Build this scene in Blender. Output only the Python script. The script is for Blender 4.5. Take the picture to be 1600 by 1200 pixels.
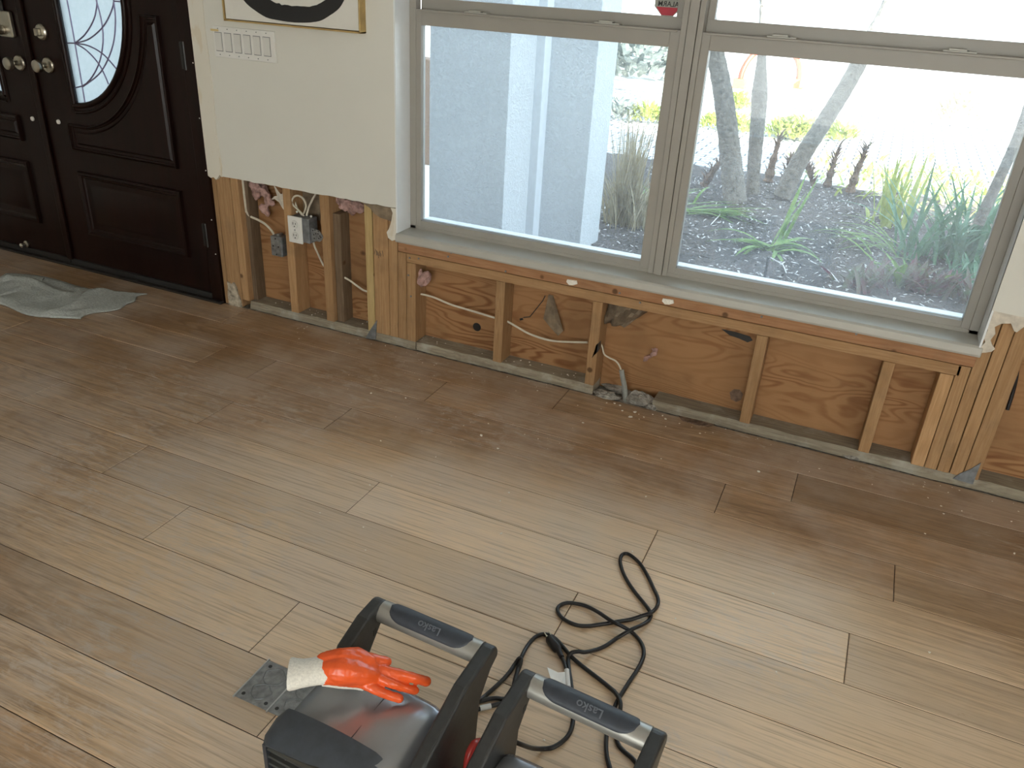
import bpy, bmesh, math, random
from mathutils import Vector, Matrix, noise
from mathutils.geometry import tessellate_polygon
R = math.radians
random.seed(7)
for o in list(bpy.data.objects): bpy.data.objects.remove(o)
SC = bpy.context.scene
COL = SC.collection

# ------------------------------------------------------------------ camera
CH, CD = 1.465, 2.721
FPX = 1260.3
yaw, pitch, roll = -0.4001, 0.4721, 0.0594
cy_, sy_, cp_, sp_ = math.cos(yaw), math.sin(yaw), math.cos(pitch), math.sin(pitch)
fwd = Vector((sy_*cp_, cy_*cp_, -sp_)); rt0 = Vector((cy_, -sy_, 0)); up0 = rt0.cross(fwd)
rt = math.cos(roll)*rt0 + math.sin(roll)*up0
up = -math.sin(roll)*rt0 + math.cos(roll)*up0
cam_d = bpy.data.cameras.new('camera'); cam = bpy.data.objects.new('camera', cam_d); COL.objects.link(cam)
m = Matrix((rt, up, -fwd)).transposed().to_4x4(); m.translation = Vector((0, -CD, CH)); cam.matrix_world = m
cam_d.sensor_width = 36; cam_d.sensor_fit = 'HORIZONTAL'; cam_d.lens = 36*FPX/1600
cam_d.clip_start = .02; cam_d.clip_end = 300
SC.camera = cam
def ray(px, py): return rt*(px-800) + up*(600-py) + fwd*FPX
CAM = Vector((0, -CD, CH))
def F(px, py, z=0):          # point of the plane z=const seen at a pixel
    r = ray(px, py); return CAM + r*((z-CH)/r.z)
def W(px, py, y=0):          # point of the plane y=const
    r = ray(px, py); return CAM + r*((y+CD)/r.y)
def X_(px, py, x):           # point of the plane x=const
    r = ray(px, py); return CAM + r*(x/r.x)

# ------------------------------------------------------------------ light
SC.view_settings.view_transform = 'Standard'; SC.view_settings.look = 'None'
SC.view_settings.exposure = 0.40; SC.view_settings.gamma = 1.0; SC.view_settings.use_curve_mapping = False
world = bpy.data.worlds.new('sky'); SC.world = world; world.use_nodes = True
bg = world.node_tree.nodes['Background']; bg.inputs[0].default_value = (.70, .855, 1.0, 1); bg.inputs[1].default_value = 3.05
sun_d = bpy.data.lights.new('sun', 'SUN'); sun_d.energy = 22; sun_d.angle = R(.6); sun_d.color = (1, .95, .86)
sun = bpy.data.objects.new('sun', sun_d); COL.objects.link(sun)
sun.rotation_euler = Vector((-.7, 1, -.52)).to_track_quat('-Z', 'Y').to_euler()
def area(name, loc, direction, sx, sy, e, c):
    d = bpy.data.lights.new(name, 'AREA'); d.shape = 'RECTANGLE'; d.size = sx; d.size_y = sy; d.energy = e; d.color = c
    o = bpy.data.objects.new(name, d); COL.objects.link(o); o.location = loc
    o.rotation_euler = Vector(direction).to_track_quat('-Z', 'Y').to_euler(); return o
# fill lamps added to stand for daylight from unseen rear and side windows
area('rear_fill', (0.2, -6.35, 1.25), (0, 1, -.05), 3.2, 2.1, 56, (1, .95, .88))
area('side_fill', (3.25, -3.4, 1.5), (-1, 0, -.15), 1.9, 1.3, 19, (1, .92, .82))

# ------------------------------------------------------------------ helpers
def tag(o, label=None, cat=None, group=None, kind=None):
    if label: o['label'] = label
    if cat: o['category'] = cat
    if group: o['group'] = group
    if kind: o['kind'] = kind
    return o
BASE = {}
def empty(name, loc, rz=0):
    o = bpy.data.objects.new(name, None); COL.objects.link(o); o.location = loc; o.rotation_euler = (0, 0, rz)
    o.empty_display_size = .05; BASE[o.name] = Vector(loc); return o
def thing(name, loc, label, cat, group=None, rz=0, kind=None):
    return tag(empty(name, loc, rz), label, cat, group, kind)
def copy_tree(o, parent=None):
    c = o.copy(); COL.objects.link(c)
    if parent: c.parent = parent
    for ch in o.children: copy_tree(ch, c)
    return c
class MB:
    def __init__(s): s.v = []; s.f = []; s.m = []
    def add(s, vs, fs, mi=0):
        n = len(s.v); s.v += [tuple(v) for v in vs]; s.f += [tuple(i+n for i in f) for f in fs]; s.m += [mi]*len(fs); return s
    def box(s, x0, x1, y0, y1, z0, z1, mi=0):
        return s.add([(x0,y0,z0),(x1,y0,z0),(x1,y1,z0),(x0,y1,z0),(x0,y0,z1),(x1,y0,z1),(x1,y1,z1),(x0,y1,z1)],
            [(3,2,1,0),(4,5,6,7),(0,1,5,4),(1,2,6,5),(2,3,7,6),(3,0,4,7)], mi)
    def prism(s, poly, a, b, axis='y', mi=0):   # poly of 2D points extruded from a to b along axis
        n = len(poly)
        def P(p, t): return {'y': (p[0], t, p[1]), 'x': (t, p[0], p[1]), 'z': (p[0], p[1], t)}[axis]
        vs = [P(p, a) for p in poly]+[P(p, b) for p in poly]
        fs = [tuple(range(n)), tuple(range(2*n-1, n-1, -1))]+[(i, i+n, (i+1) % n+n, (i+1) % n) for i in range(n)]
        return s.add(vs, fs, mi)
    def tube(s, pts, r, n=10, caps=True, mi=0, sq=1.0):
        pts = [Vector(p) for p in pts]; rs = r if isinstance(r, (list, tuple)) else [r]*len(pts)
        vs = []; fs = []; prev = None
        for i, p in enumerate(pts):
            d = (pts[min(i+1, len(pts)-1)]-pts[max(i-1, 0)])
            d = d.normalized() if d.length > 1e-9 else Vector((0, 0, 1))
            if prev is None:
                a = d.cross(Vector((0, 0, 1)));
                if a.length < .05: a = d.cross(Vector((0, 1, 0)))
            else:
                a = prev - d*prev.dot(d)
            a.normalize(); prev = a; b = d.cross(a)
            for k in range(n):
                t = 2*math.pi*k/n; vs.append(p+(a*math.cos(t)+b*math.sin(t)*sq)*rs[i])
        for i in range(len(pts)-1):
            for k in range(n):
                fs.append((i*n+k, i*n+(k+1) % n, (i+1)*n+(k+1) % n, (i+1)*n+k))
        if caps: fs += [tuple(range(n-1, -1, -1)), tuple(range((len(pts)-1)*n, len(pts)*n))]
        return s.add(vs, fs, mi)
    def ball(s, c, r, n=8, mi=0, sc=(1, 1, 1), jit=0, seed=0):
        vs = []; fs = []; rows = n//2+1; c = Vector(c); rnd = random.Random(seed)
        for i in range(rows+1):
            ph = math.pi*i/rows
            for k in range(n):
                t = 2*math.pi*k/n; rr = r*(1+rnd.uniform(-jit, jit))
                vs.append(c+Vector((rr*sc[0]*math.sin(ph)*math.cos(t), rr*sc[1]*math.sin(ph)*math.sin(t), rr*sc[2]*math.cos(ph))))
        for i in range(rows):
            for k in range(n): fs.append((i*n+k, (i+1)*n+k, (i+1)*n+(k+1) % n, i*n+(k+1) % n))
        return s.add(vs, fs, mi)
    def lathe(s, prof, c, axis='z', n=24, mi=0):   # prof: (radius, along)
        c = Vector(c); vs = []; fs = []
        for (r, h) in prof:
            for k in range(n):
                t = 2*math.pi*k/n; a, b = r*math.cos(t), r*math.sin(t)
                vs.append(c+Vector({'z': (a, b, h), 'y': (a, h, b), 'x': (h, a, b)}[axis]))
        for i in range(len(prof)-1):
            for k in range(n): fs.append((i*n+k, i*n+(k+1) % n, (i+1)*n+(k+1) % n, (i+1)*n+k))
        return s.add(vs, fs, mi)
    def blade(s, base, d, length, w, droop=.5, up_=1.0, n=7, fold=.25, twist=0, mi=0):
        base = Vector(base); d = Vector((d[0], d[1], 0)).normalized(); side = Vector((-d.y, d.x, 0))
        p = base.copy(); ang = math.atan2(up_, 1.0); vs = []; fs = []
        for i in range(n+1):
            t = i/n; ww = w*(math.sin(math.pi*min(.98, t*.75+.25))**.8)*.5
            if i == n: ww = w*.02
            nrm = Vector((-d.x*math.sin(ang), -d.y*math.sin(ang), math.cos(ang)))
            vs += [p-side*ww+nrm*ww*fold, p-nrm*.0005, p+side*ww+nrm*ww*fold]
            st = length/n; p = p+(d*math.cos(ang)+Vector((0, 0, 1))*math.sin(ang))*st; ang -= droop/n*2
        for i in range(n):
            a = i*3; fs += [(a, a+1, a+4, a+3), (a+1, a+2, a+5, a+4)]
        return s.add(vs, fs, mi)
    def build(s, name, mats, parent=None, bev=0, smooth=False, seg=2, ang=40, local=False):
        me = bpy.data.meshes.new(name)
        b = Vector((0, 0, 0))
        if parent is not None and not local: b = BASE.get(parent.name, Vector((0, 0, 0)))
        me.from_pydata([tuple(Vector(v)-b) for v in s.v], [], s.f); me.validate()
        bm = bmesh.new(); bm.from_mesh(me); bmesh.ops.recalc_face_normals(bm, faces=bm.faces); bm.to_mesh(me); bm.free()
        for mt in (mats if isinstance(mats, (list, tuple)) else [mats]): me.materials.append(mt)
        if len(me.polygons) == len(s.m):
            for p, mi in zip(me.polygons, s.m): p.material_index = mi
        if smooth:
            for p in me.polygons: p.use_smooth = True
            me.set_sharp_from_angle(angle=R(ang))
        o = bpy.data.objects.new(name, me); COL.objects.link(o)
        if parent is not None: o.parent = parent; BASE[o.name] = b
        if bev:
            md = o.modifiers.new('bevel', 'BEVEL'); md.width = bev; md.segments = seg; md.limit_method = 'ANGLE'; md.angle_limit = R(35)
        return o
def spline(pts, sub=8, closed=False):        # catmull-rom
    P = [Vector(p) for p in pts]; out = []; n = len(P)
    for i in range(n-1):
        p0 = P[max(i-1, 0)]; p1 = P[i]; p2 = P[i+1]; p3 = P[min(i+2, n-1)]
        for k in range(sub):
            t = k/sub; out.append(.5*((2*p1)+(-p0+p2)*t+(2*p0-5*p1+4*p2-p3)*t*t+(-p0+3*p1-3*p2+p3)*t**3))
    out.append(P[-1]); return out

# ------------------------------------------------------------------ materials
def mat(name):
    mt = bpy.data.materials.new(name); mt.use_nodes = True; nt = mt.node_tree
    return mt, nt, nt.nodes['Principled BSDF']
def N(nt, t, **k):
    n = nt.nodes.new(t)
    for a, b in k.items(): setattr(n, a, b)
    return n
def mix(nt, fac, a, b, mode='MIX'):
    n = N(nt, 'ShaderNodeMix', data_type='RGBA', blend_type=mode)
    for s, v in ((n.inputs[0], fac), (n.inputs[6], a), (n.inputs[7], b)):
        if hasattr(v, 'links'): nt.links.new(v, s)
        elif isinstance(v, (int, float)): s.default_value = v
        else: s.default_value = (*v, 1)
    return n.outputs[2]
def math_(nt, op, a, b=None, c=None):
    n = N(nt, 'ShaderNodeMath', operation=op)
    for i, v in enumerate((a, b, c)):
        if v is None: continue
        if hasattr(v, 'links'): nt.links.new(v, n.inputs[i])
        else: n.inputs[i].default_value = v
    return n.outputs[0]
def mapr(nt, v, a, b, c=0, d=1):
    n = N(nt, 'ShaderNodeMapRange'); nt.links.new(v, n.inputs[0])
    for i, x in enumerate((a, b, c, d)): n.inputs[i+1].default_value = x
    return n.outputs[0]
def coords(nt, scale=(1, 1, 1), rot=(0, 0, 0), offset=None, kind='Object'):
    tc = N(nt, 'ShaderNodeTexCoord'); v = tc.outputs[kind]
    if offset is not None:
        a = N(nt, 'ShaderNodeVectorMath', operation='ADD'); nt.links.new(v, a.inputs[0]); nt.links.new(offset, a.inputs[1]); v = a.outputs[0]
    mp = N(nt, 'ShaderNodeMapping'); nt.links.new(v, mp.inputs[0]); mp.inputs['Scale'].default_value = scale; mp.inputs['Rotation'].default_value = rot
    return mp.outputs[0]
def noise_(nt, vec, scale=5, detail=4, rough=.55, dist=0):
    n = N(nt, 'ShaderNodeTexNoise'); nt.links.new(vec, n.inputs['Vector'])
    n.inputs['Scale'].default_value = scale; n.inputs['Detail'].default_value = detail; n.inputs['Roughness'].default_value = rough; n.inputs['Distortion'].default_value = dist
    return n.outputs[0]
def bump(nt, b, h, strength=.3, dist=.002):
    n = N(nt, 'ShaderNodeBump'); nt.links.new(h, n.inputs['Height']); n.inputs['Strength'].default_value = strength; n.inputs['Distance'].default_value = dist
    nt.links.new(n.outputs[0], b.inputs['Normal'])
def plain(name, c, rough=.5, metal=0, var=.06, scale=30, bmp=0, spec=.5, coat=0, bdist=.001):
    mt, nt, b = mat(name); v = coords(nt)
    f = noise_(nt, v, scale, 5)
    dark = tuple(x*(1-var) for x in c); lite = tuple(min(1, x*(1+var)) for x in c)
    nt.links.new(mix(nt, mapr(nt, f, .3, .7), dark, lite), b.inputs['Base Color'])
    b.inputs['Roughness'].default_value = rough; b.inputs['Metallic'].default_value = metal
    b.inputs['Specular IOR Level'].default_value = spec; b.inputs['Coat Weight'].default_value = coat
    if bmp: bump(nt, b, f, bmp, bdist)
    return mt
def lumber(name, c1, c2, axis='z', dirt=0.25, dirtc=(.10, .075, .05), knots=True):
    mt, nt, b = mat(name)
    sc = {'z': (14, 14, .9), 'x': (.9, 14, 14)}[axis]
    info = N(nt, 'ShaderNodeObjectInfo'); cmb = N(nt, 'ShaderNodeCombineXYZ')
    for i in range(3): nt.links.new(math_(nt, 'MULTIPLY', info.outputs['Random'], 7.0+3*i), cmb.inputs[i])
    v = coords(nt, sc, offset=cmb.outputs[0])
    n1 = noise_(nt, v, 1.0, 3, .5); rings = math_(nt, 'SINE', math_(nt, 'MULTIPLY', n1, 75)); rings = mapr(nt, rings, -1, 1)
    fine = noise_(nt, coords(nt, tuple(s*6 for s in sc)), 3, 4)
    col = mix(nt, math_(nt, 'MULTIPLY', rings, .55), c1, c2)
    col = mix(nt, mapr(nt, fine, .35, .75, 0, .45), col, tuple(x*.62 for x in c2))
    d = noise_(nt, coords(nt, (1, 1, 1), offset=cmb.outputs[0]), 9, 5, .6)
    col = mix(nt, mapr(nt, d, .52, .72, 0, dirt), col, dirtc)
    if knots:
        vo = N(nt, 'ShaderNodeTexVoronoi'); nt.links.new(coords(nt, (1, 1, 1), offset=cmb.outputs[0]), vo.inputs['Vector']); vo.inputs['Scale'].default_value = 7
        col = mix(nt, mapr(nt, vo.outputs['Distance'], .06, .10, .85, 0), col, (.09, .045, .02))
    hs = N(nt, 'ShaderNodeHueSaturation'); nt.links.new(col, hs.inputs['Color']); nt.links.new(mapr(nt, info.outputs['Random'], 0, 1, .78, 1.15), hs.inputs['Value'])
    nt.links.new(hs.outputs[0], b.inputs['Base Color']); b.inputs['Roughness'].default_value = .75; b.inputs['Specular IOR Level'].default_value = .2
    bump(nt, b, fine, .25, .001); return mt
def plywood(name):
    mt, nt, b = mat(name)
    warp = noise_(nt, coords(nt, (1.0, 1, 1.5)), 2.2, 3, .5)
    v = coords(nt, (1.15, 1, 4.8))
    nn = noise_(nt, v, 1.35, 2.5, .45, .35)
    tot = math_(nt, 'ADD', nn, math_(nt, 'MULTIPLY', warp, .10))
    rings = math_(nt, 'SINE', math_(nt, 'MULTIPLY', tot, 115)); rings = mapr(nt, rings, -.2, 1)
    zone = mapr(nt, noise_(nt, coords(nt, (.9, 1, 2)), 2.2, 2), .4, .6, .25, .95)
    fine = noise_(nt, coords(nt, (6, 6, 160)), 1, 4)
    col = mix(nt, math_(nt, 'MULTIPLY', rings, zone), (.36, .19, .085), (.19, .078, .028))
    col = mix(nt, mapr(nt, fine, .4, .7, 0, .4), col, (.30, .16, .07))
    blotch = noise_(nt, coords(nt, (1, 1, 1)), 4, 5)
    col = mix(nt, mapr(nt, blotch, .5, .75, 0, .55), col, (.17, .095, .045))
    vo = N(nt, 'ShaderNodeTexVoronoi'); nt.links.new(coords(nt, (1, 1, 1.3)), vo.inputs['Vector']); vo.inputs['Scale'].default_value = 2.6
    col = mix(nt, mapr(nt, vo.outputs['Distance'], .03, .055, .9, 0), col, (.075, .035, .018))
    nt.links.new(col, b.inputs['Base Color']); b.inputs['Roughness'].default_value = .7; b.inputs['Specular IOR Level'].default_value = .25
    bump(nt, b, rings, .1, .001); return mt
def oak_floor():
    mt, nt, b = mat('oak_plank')
    at = N(nt, 'ShaderNodeAttribute'); at.attribute_name = 'plank'; at.attribute_type = 'GEOMETRY'
    tn = N(nt, 'ShaderNodeAttribute'); tn.attribute_name = 'tint'; tn.attribute_type = 'GEOMETRY'
    sp = N(nt, 'ShaderNodeSeparateColor'); nt.links.new(at.outputs['Color'], sp.inputs[0])
    cmb = N(nt, 'ShaderNodeCombineXYZ')
    for i in range(3): nt.links.new(math_(nt, 'MULTIPLY', sp.outputs[i], 30), cmb.inputs[i])
    off = cmb.outputs[0]
    g = noise_(nt, coords(nt, (.75, 5.2, 1), offset=off), 1.25, 2, .45, .2)
    rings = mapr(nt, math_(nt, 'SINE', math_(nt, 'MULTIPLY', g, 105)), 0, 1)
    zone = mapr(nt, noise_(nt, coords(nt, (.8, 2, 1), offset=off), 2, 2), .48, .66, 0, .75)
    streak = noise_(nt, coords(nt, (2.2, 60, 1), offset=off), 1, 5, .6)
    pores = noise_(nt, coords(nt, (14, 260, 1), offset=off), 1, 3, .6)
    base = mix(nt, sp.outputs[0], (.520, .335, .185), (.640, .455, .285))
    base = mix(nt, mapr(nt, sp.outputs[1], .55, 1, 0, .6), base, (.50, .30, .17))
    col = mix(nt, mapr(nt, streak, .38, .66, 0, .85), base, (.265, .172, .098))
    col = mix(nt, mapr(nt, streak, .30, .12, 0, .5), col, (.54, .42, .29))
    col = mix(nt, math_(nt, 'MULTIPLY', rings, zone), col, (.235, .145, .080))
    col = mix(nt, mapr(nt, pores, .52, .68, 0, .75), col, (.19, .12, .07))
    # worn pale haze of plaster dust, water staining plus painted shade towards the wall
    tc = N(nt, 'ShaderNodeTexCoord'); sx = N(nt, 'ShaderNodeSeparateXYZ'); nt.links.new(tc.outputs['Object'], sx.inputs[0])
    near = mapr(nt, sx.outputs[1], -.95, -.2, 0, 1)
    stain_shade = noise_(nt, coords(nt, (.9, 1.6, 1)), 2.3, 3)
    st = math_(nt, 'MULTIPLY', near, mapr(nt, stain_shade, .36, .58, .25, 1))
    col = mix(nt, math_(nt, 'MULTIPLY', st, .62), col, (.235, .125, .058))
    d1 = noise_(nt, coords(nt, (1.1, 1.1, 1)), 2.1, 6, .65); d2 = noise_(nt, coords(nt, (6, 12, 1)), 4, 6, .7)
    def spot(x, y, rx, ry):
        a = math_(nt, 'DIVIDE', math_(nt, 'SUBTRACT', sx.outputs[0], x), rx); c = math_(nt, 'DIVIDE', math_(nt, 'SUBTRACT', sx.outputs[1], y), ry)
        r2 = math_(nt, 'ADD', math_(nt, 'MULTIPLY', a, a), math_(nt, 'MULTIPLY', c, c)); return mapr(nt, r2, 0, 1, 1, 0)
    sp_all = None
    for q in ((-1.45, -1.28, .55, .40), (-1.95, -1.25, .6, .5), (-1.62, -.42, .35, .28), (-1.05, -.42, .45, .22), (-1.55, -.10, .45, .10), (-1.35, -1.8, .5, .4), (.05, -1.05, .25, .2), (.72, -.25, .3, .2), (.3, -.06, .2, .08), (-.13, -.04, .2, .08), (-2.0, -.75, .7, .25), (-.1, -1.5, .3, .12)):
        s_ = spot(*q); sp_all = s_ if sp_all is None else math_(nt, 'MAXIMUM', sp_all, s_)
    dust = math_(nt, 'MULTIPLY', sp_all, mapr(nt, math_(nt, 'ADD', math_(nt, 'MULTIPLY', d1, .6), math_(nt, 'MULTIPLY', d2, .4)), .44, .60, 0, .95))
    d3 = noise_(nt, coords(nt, (1, 2.2, 1)), 11, 7, .72, .6)
    dust = math_(nt, 'MULTIPLY', math_(nt, 'POWER', sp_all, .6), math_(nt, 'ADD', mapr(nt, d3, .48, .64, 0, .75), mapr(nt, dust, 0, 1, 0, .22)))
    light_pool = mapr(nt, math_(nt, 'ADD', math_(nt, 'MULTIPLY', spot(-.55, -1.30, 1.55, .86), .85), math_(nt, 'MULTIPLY', d1, .4)), .22, .78, 0, .74)  # pale oval of window light painted into the plank colour
    col = mix(nt, light_pool, col, (.82, .635, .44))
    allo = math_(nt, 'MULTIPLY', mapr(nt, d1, .42, .62, 0, .50), mapr(nt, math_(nt, 'ADD', sx.outputs[0], math_(nt, 'MULTIPLY', sx.outputs[1], -.9)), .3, 1.6, 1, .25))
    col = mix(nt, math_(nt, 'MAXIMUM', dust, allo), col, (.58, .51, .45))
    scr = N(nt, 'ShaderNodeTexWave'); nt.links.new(coords(nt, (3, 30, 1), rot=(0, 0, .9)), scr.inputs['Vector']); scr.inputs['Scale'].default_value = 1.2; scr.inputs['Distortion'].default_value = 9; scr.inputs['Detail'].default_value = 4
    col = mix(nt, math_(nt, 'MULTIPLY', mapr(nt, scr.outputs['Fac'], .93, 1, 0, .45), sp_all), col, (.50, .45, .40))
    col = mix(nt, 1.0, col, tn.outputs['Color'], 'MULTIPLY')
    lines = mapr(nt, noise_(nt, coords(nt, (3.2, 150, 1), offset=off), 1, 4, .65), .50, .66, 0, .42)
    col = mix(nt, lines, col, (.19, .12, .068))
    nt.links.new(col, b.inputs['Base Color'])
    nt.links.new(mapr(nt, math_(nt, 'MAXIMUM', dust, d2), .3, .9, .27, .50), b.inputs['Roughness'])
    b.inputs['Specular IOR Level'].default_value = .62
    bump(nt, b, math_(nt, 'ADD', pores, streak), .2, .001); return mt
def drywall(name, c, patch=0):
    mt, nt, b = mat(name)
    f = noise_(nt, coords(nt), 90, 3); g = noise_(nt, coords(nt), 2.2, 4)
    col = mix(nt, mapr(nt, g, .35, .65), tuple(x*.96 for x in c), c)
    if patch:
        p = noise_(nt, coords(nt, (1, 1, .35)), 16, 5, .6)
        col = mix(nt, mapr(nt, p, .56, .62, 0, .55), col, (.62, .53, .38))
        p2 = noise_(nt, coords(nt, (2, 1, .5)), 30, 6, .7); col = mix(nt, mapr(nt, p2, .67, .72, 0, .5), col, (.28, .24, .19))
    nt.links.new(col, b.inputs['Base Color']); b.inputs['Roughness'].default_value = .6; b.inputs['Specular IOR Level'].default_value = .3
    bump(nt, b, f, .12, .0008); return mt
def stucco(name, c):
    mt, nt, b = mat(name)
    f = noise_(nt, coords(nt), 42, 4, .6, 1.2); h = mapr(nt, f, .42, .58)
    nt.links.new(mix(nt, h, tuple(x*.90 for x in c), c), b.inputs['Base Color']); b.inputs['Roughness'].default_value = .8
    bump(nt, b, h, .6, .008); return mt
def mulch_mat(name, a, c):
    mt, nt, b = mat(name)
    f = noise_(nt, coords(nt), 60, 6, .75); g = noise_(nt, coords(nt), 230, 3, .6)
    col = mix(nt, mapr(nt, f, .35, .68), a, c); col = mix(nt, mapr(nt, g, .66, .72, 0, .9), col, (.5, .5, .5))
    nt.links.new(col, b.inputs['Base Color']); b.inputs['Roughness'].default_value = .9; bump(nt, b, f, 1, .02); return mt
def leaf(name, c1, c2, scale=25):
    mt, nt, b = mat(name); f = noise_(nt, coords(nt), scale, 3)
    col = mix(nt, mapr(nt, f, .35, .65), c1, c2); nt.links.new(col, b.inputs['Base Color']); b.inputs['Roughness'].default_value = .45
    tr = N(nt, 'ShaderNodeBsdfTranslucent'); nt.links.new(col, tr.inputs[0]); ms = N(nt, 'ShaderNodeMixShader'); ms.inputs[0].default_value = .3
    nt.links.new(b.outputs[0], ms.inputs[1]); nt.links.new(tr.outputs[0], ms.inputs[2])
    nt.links.new(ms.outputs[0], nt.nodes['Material Output'].inputs[0]); return mt
def glass_mat(name, dust=.05, tint=(.93, .96, .97)):
    mt, nt, b = mat(name); nt.nodes.remove(b)
    t = N(nt, 'ShaderNodeBsdfTransparent'); t.inputs[0].default_value = (*tint, 1)
    g = N(nt, 'ShaderNodeBsdfGlossy'); g.inputs['Roughness'].default_value = .02
    fr = N(nt, 'ShaderNodeFresnel'); fr.inputs[0].default_value = 1.45
    m1 = N(nt, 'ShaderNodeMixShader'); nt.links.new(fr.outputs[0], m1.inputs[0]); nt.links.new(t.outputs[0], m1.inputs[1]); nt.links.new(g.outputs[0], m1.inputs[2])
    tl = N(nt, 'ShaderNodeBsdfTranslucent'); tl.inputs[0].default_value = (.95, .96, 1, 1)
    tc = N(nt, 'ShaderNodeTexCoord'); sx = N(nt, 'ShaderNodeSeparateXYZ'); nt.links.new(tc.outputs['Object'], sx.inputs[0])
    f = noise_(nt, coords(nt, (1.5, 1, 1)), 3, 5)
    amt = mapr(nt, f, .35, .7, dust*.7, dust*1.5)
    m2 = N(nt, 'ShaderNodeMixShader'); nt.links.new(amt, m2.inputs[0]); nt.links.new(m1.outputs[0], m2.inputs[1]); nt.links.new(tl.outputs[0], m2.inputs[2])
    nt.links.new(m2.outputs[0], nt.nodes['Material Output'].inputs[0]); return mt
def frosted(name):
    mt, nt, b = mat(name)
    f = noise_(nt, coords(nt), 60, 3)
    tl = N(nt, 'ShaderNodeBsdfTranslucent'); nt.links.new(mix(nt, f, (.55, .60, .60), (.70, .72, .73)), tl.inputs[0])
    b.inputs['Base Color'].default_value = (.7, .75, .76, 1); b.inputs['Roughness'].default_value = .15; bump(nt, b, f, .4, .002)
    ms = N(nt, 'ShaderNodeMixShader'); ms.inputs[0].default_value = .8
    nt.links.new(b.outputs[0], ms.inputs[1]); nt.links.new(tl.outputs[0], ms.inputs[2]); nt.links.new(ms.outputs[0], nt.nodes['Material Output'].inputs[0]); return mt
def paver_mat():
    mt, nt, b = mat('pavers'); br = N(nt, 'ShaderNodeTexBrick'); nt.links.new(coords(nt, (1, 1, 1)), br.inputs['Vector'])
    br.inputs['Scale'].default_value = 1; br.inputs['Brick Width'].default_value = .24; br.inputs['Row Height'].default_value = .12; br.inputs['Mortar Size'].default_value = .010
    br.inputs['Color1'].default_value = (.62, .60, .59, 1); br.inputs['Color2'].default_value = (.52, .51, .51, 1); br.inputs['Mortar'].default_value = (.07, .08, .09, 1)
    nt.links.new(br.outputs[0], b.inputs['Base Color']); b.inputs['Roughness'].default_value = .85; return mt
def door_wood():
    mt, nt, b = mat('mahogany'); f = noise_(nt, coords(nt, (18, 18, 1.2)), 1.5, 5)
    nt.links.new(mix(nt, mapr(nt, f, .3, .7), (.006, .002, .0014), (.013, .0042, .003)), b.inputs['Base Color']); b.inputs['Roughness'].default_value = .30; b.inputs['Specular IOR Level'].default_value = .22
    bump(nt, b, f, .1, .0006); return mt

M = {}
M['drywall'] = drywall('painted_drywall', (.68, .665, .60)); M['patch'] = drywall('patched_plaster', (.70, .66, .57), 1)
M['ceil'] = drywall('ceiling_paint', (.75, .74, .71)); M['paper'] = plain('torn_paper', (.60, .54, .45), .85, var=.2, scale=40)
M['trim'] = plain('window_enamel', (.315, .295, .262), .42, var=.04, scale=6, spec=.4); M['trim2'] = plain('window_sill_paint', (.43, .415, .37), .4, var=.05, scale=8)
M['stud'] = lumber('stud_pine', (.47, .285, .145), (.36, .20, .09)); M['studx'] = lumber('plate_pine', (.46, .275, .14), (.36, .20, .09), 'x')
M['studr'] = lumber('red_fir', (.46, .25, .13), (.36, .165, .08), 'x'); M['studdark'] = lumber('aged_stud', (.20, .14, .09), (.13, .085, .05), dirt=.6)
M['studpale'] = lumber('new_pine', (.52, .38, .18), (.42, .28, .12), dirt=.05)
M['sole'] = lumber('weathered_sole_plate', (.40, .35, .26), (.25, .20, .15), 'x', dirt=.85, dirtc=(.50, .47, .40), knots=False)
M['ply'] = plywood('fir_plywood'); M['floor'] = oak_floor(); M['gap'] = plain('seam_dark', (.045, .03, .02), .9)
M['conc'] = plain('rough_concrete', (.30, .28, .25), .95, var=.5, scale=60, bmp=1, bdist=.01)
M['crumb'] = plain('plaster_crumb', (.78, .74, .66), .9, var=.15, scale=200)
M['door'] = door_wood(); M['nickel'] = plain('satin_nickel', (.52, .49, .42), .28, 1, .08); M['black'] = plain('black_iron', (.02, .02, .02), .4)
M['came'] = plain('lead_came', (.25, .22, .34), .4, .6); M['frost'] = frosted('textured_glass')
M['glass'] = glass_mat('window_glass', .048); M['white'] = plain('white_plastic', (.72, .71, .67), .35, var=.03); M['slot'] = plain('slot_dark', (.03, .03, .03), .6)
M['rocker'] = plain('rocker_plastic', (.63, .62, .58), .3, var=.02)
M['galv'] = plain('galvanised_steel', (.30, .31, .32), .45, .8, .3, 60); M['galvd'] = plain('dull_zinc', (.20, .21, .22), .55, .5, .3, 50)
M['cable'] = plain('cable_sheath', (.62, .57, .46), .55, var=.1, scale=40); M['cond'] = plain('grey_conduit', (.28, .29, .27), .5, var=.15)
M['insul'] = plain('pink_fibreglass', (.42, .26, .23), .95, var=.45, scale=45, bmp=1, bdist=.01); M['felt'] = plain('brown_felt_paper', (.20, .15, .10), .9, var=.4, scale=25)
M['tape'] = plain('masking_tape', (.62, .48, .22), .7)
M['gold'] = plain('gold_wood', (.50, .35, .14), .35, .4, .2, 20); M['canvas'] = plain('canvas_white', (.68, .66, .60), .8, var=.02); M['ink'] = plain('black_paint', (.012, .012, .013), .6)
M['towel'] = plain('grey_terry', (.40, .42, .40), .95, var=.16, scale=90, bmp=1, bdist=.004)
M['fanblk'] = plain('charcoal_plastic', (.030, .031, .031), .42, var=.2, scale=80, bmp=.15); M['fansil'] = plain('silver_plastic', (.36, .37, .39), .27, .65, .07, 12, spec=.5)
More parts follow.
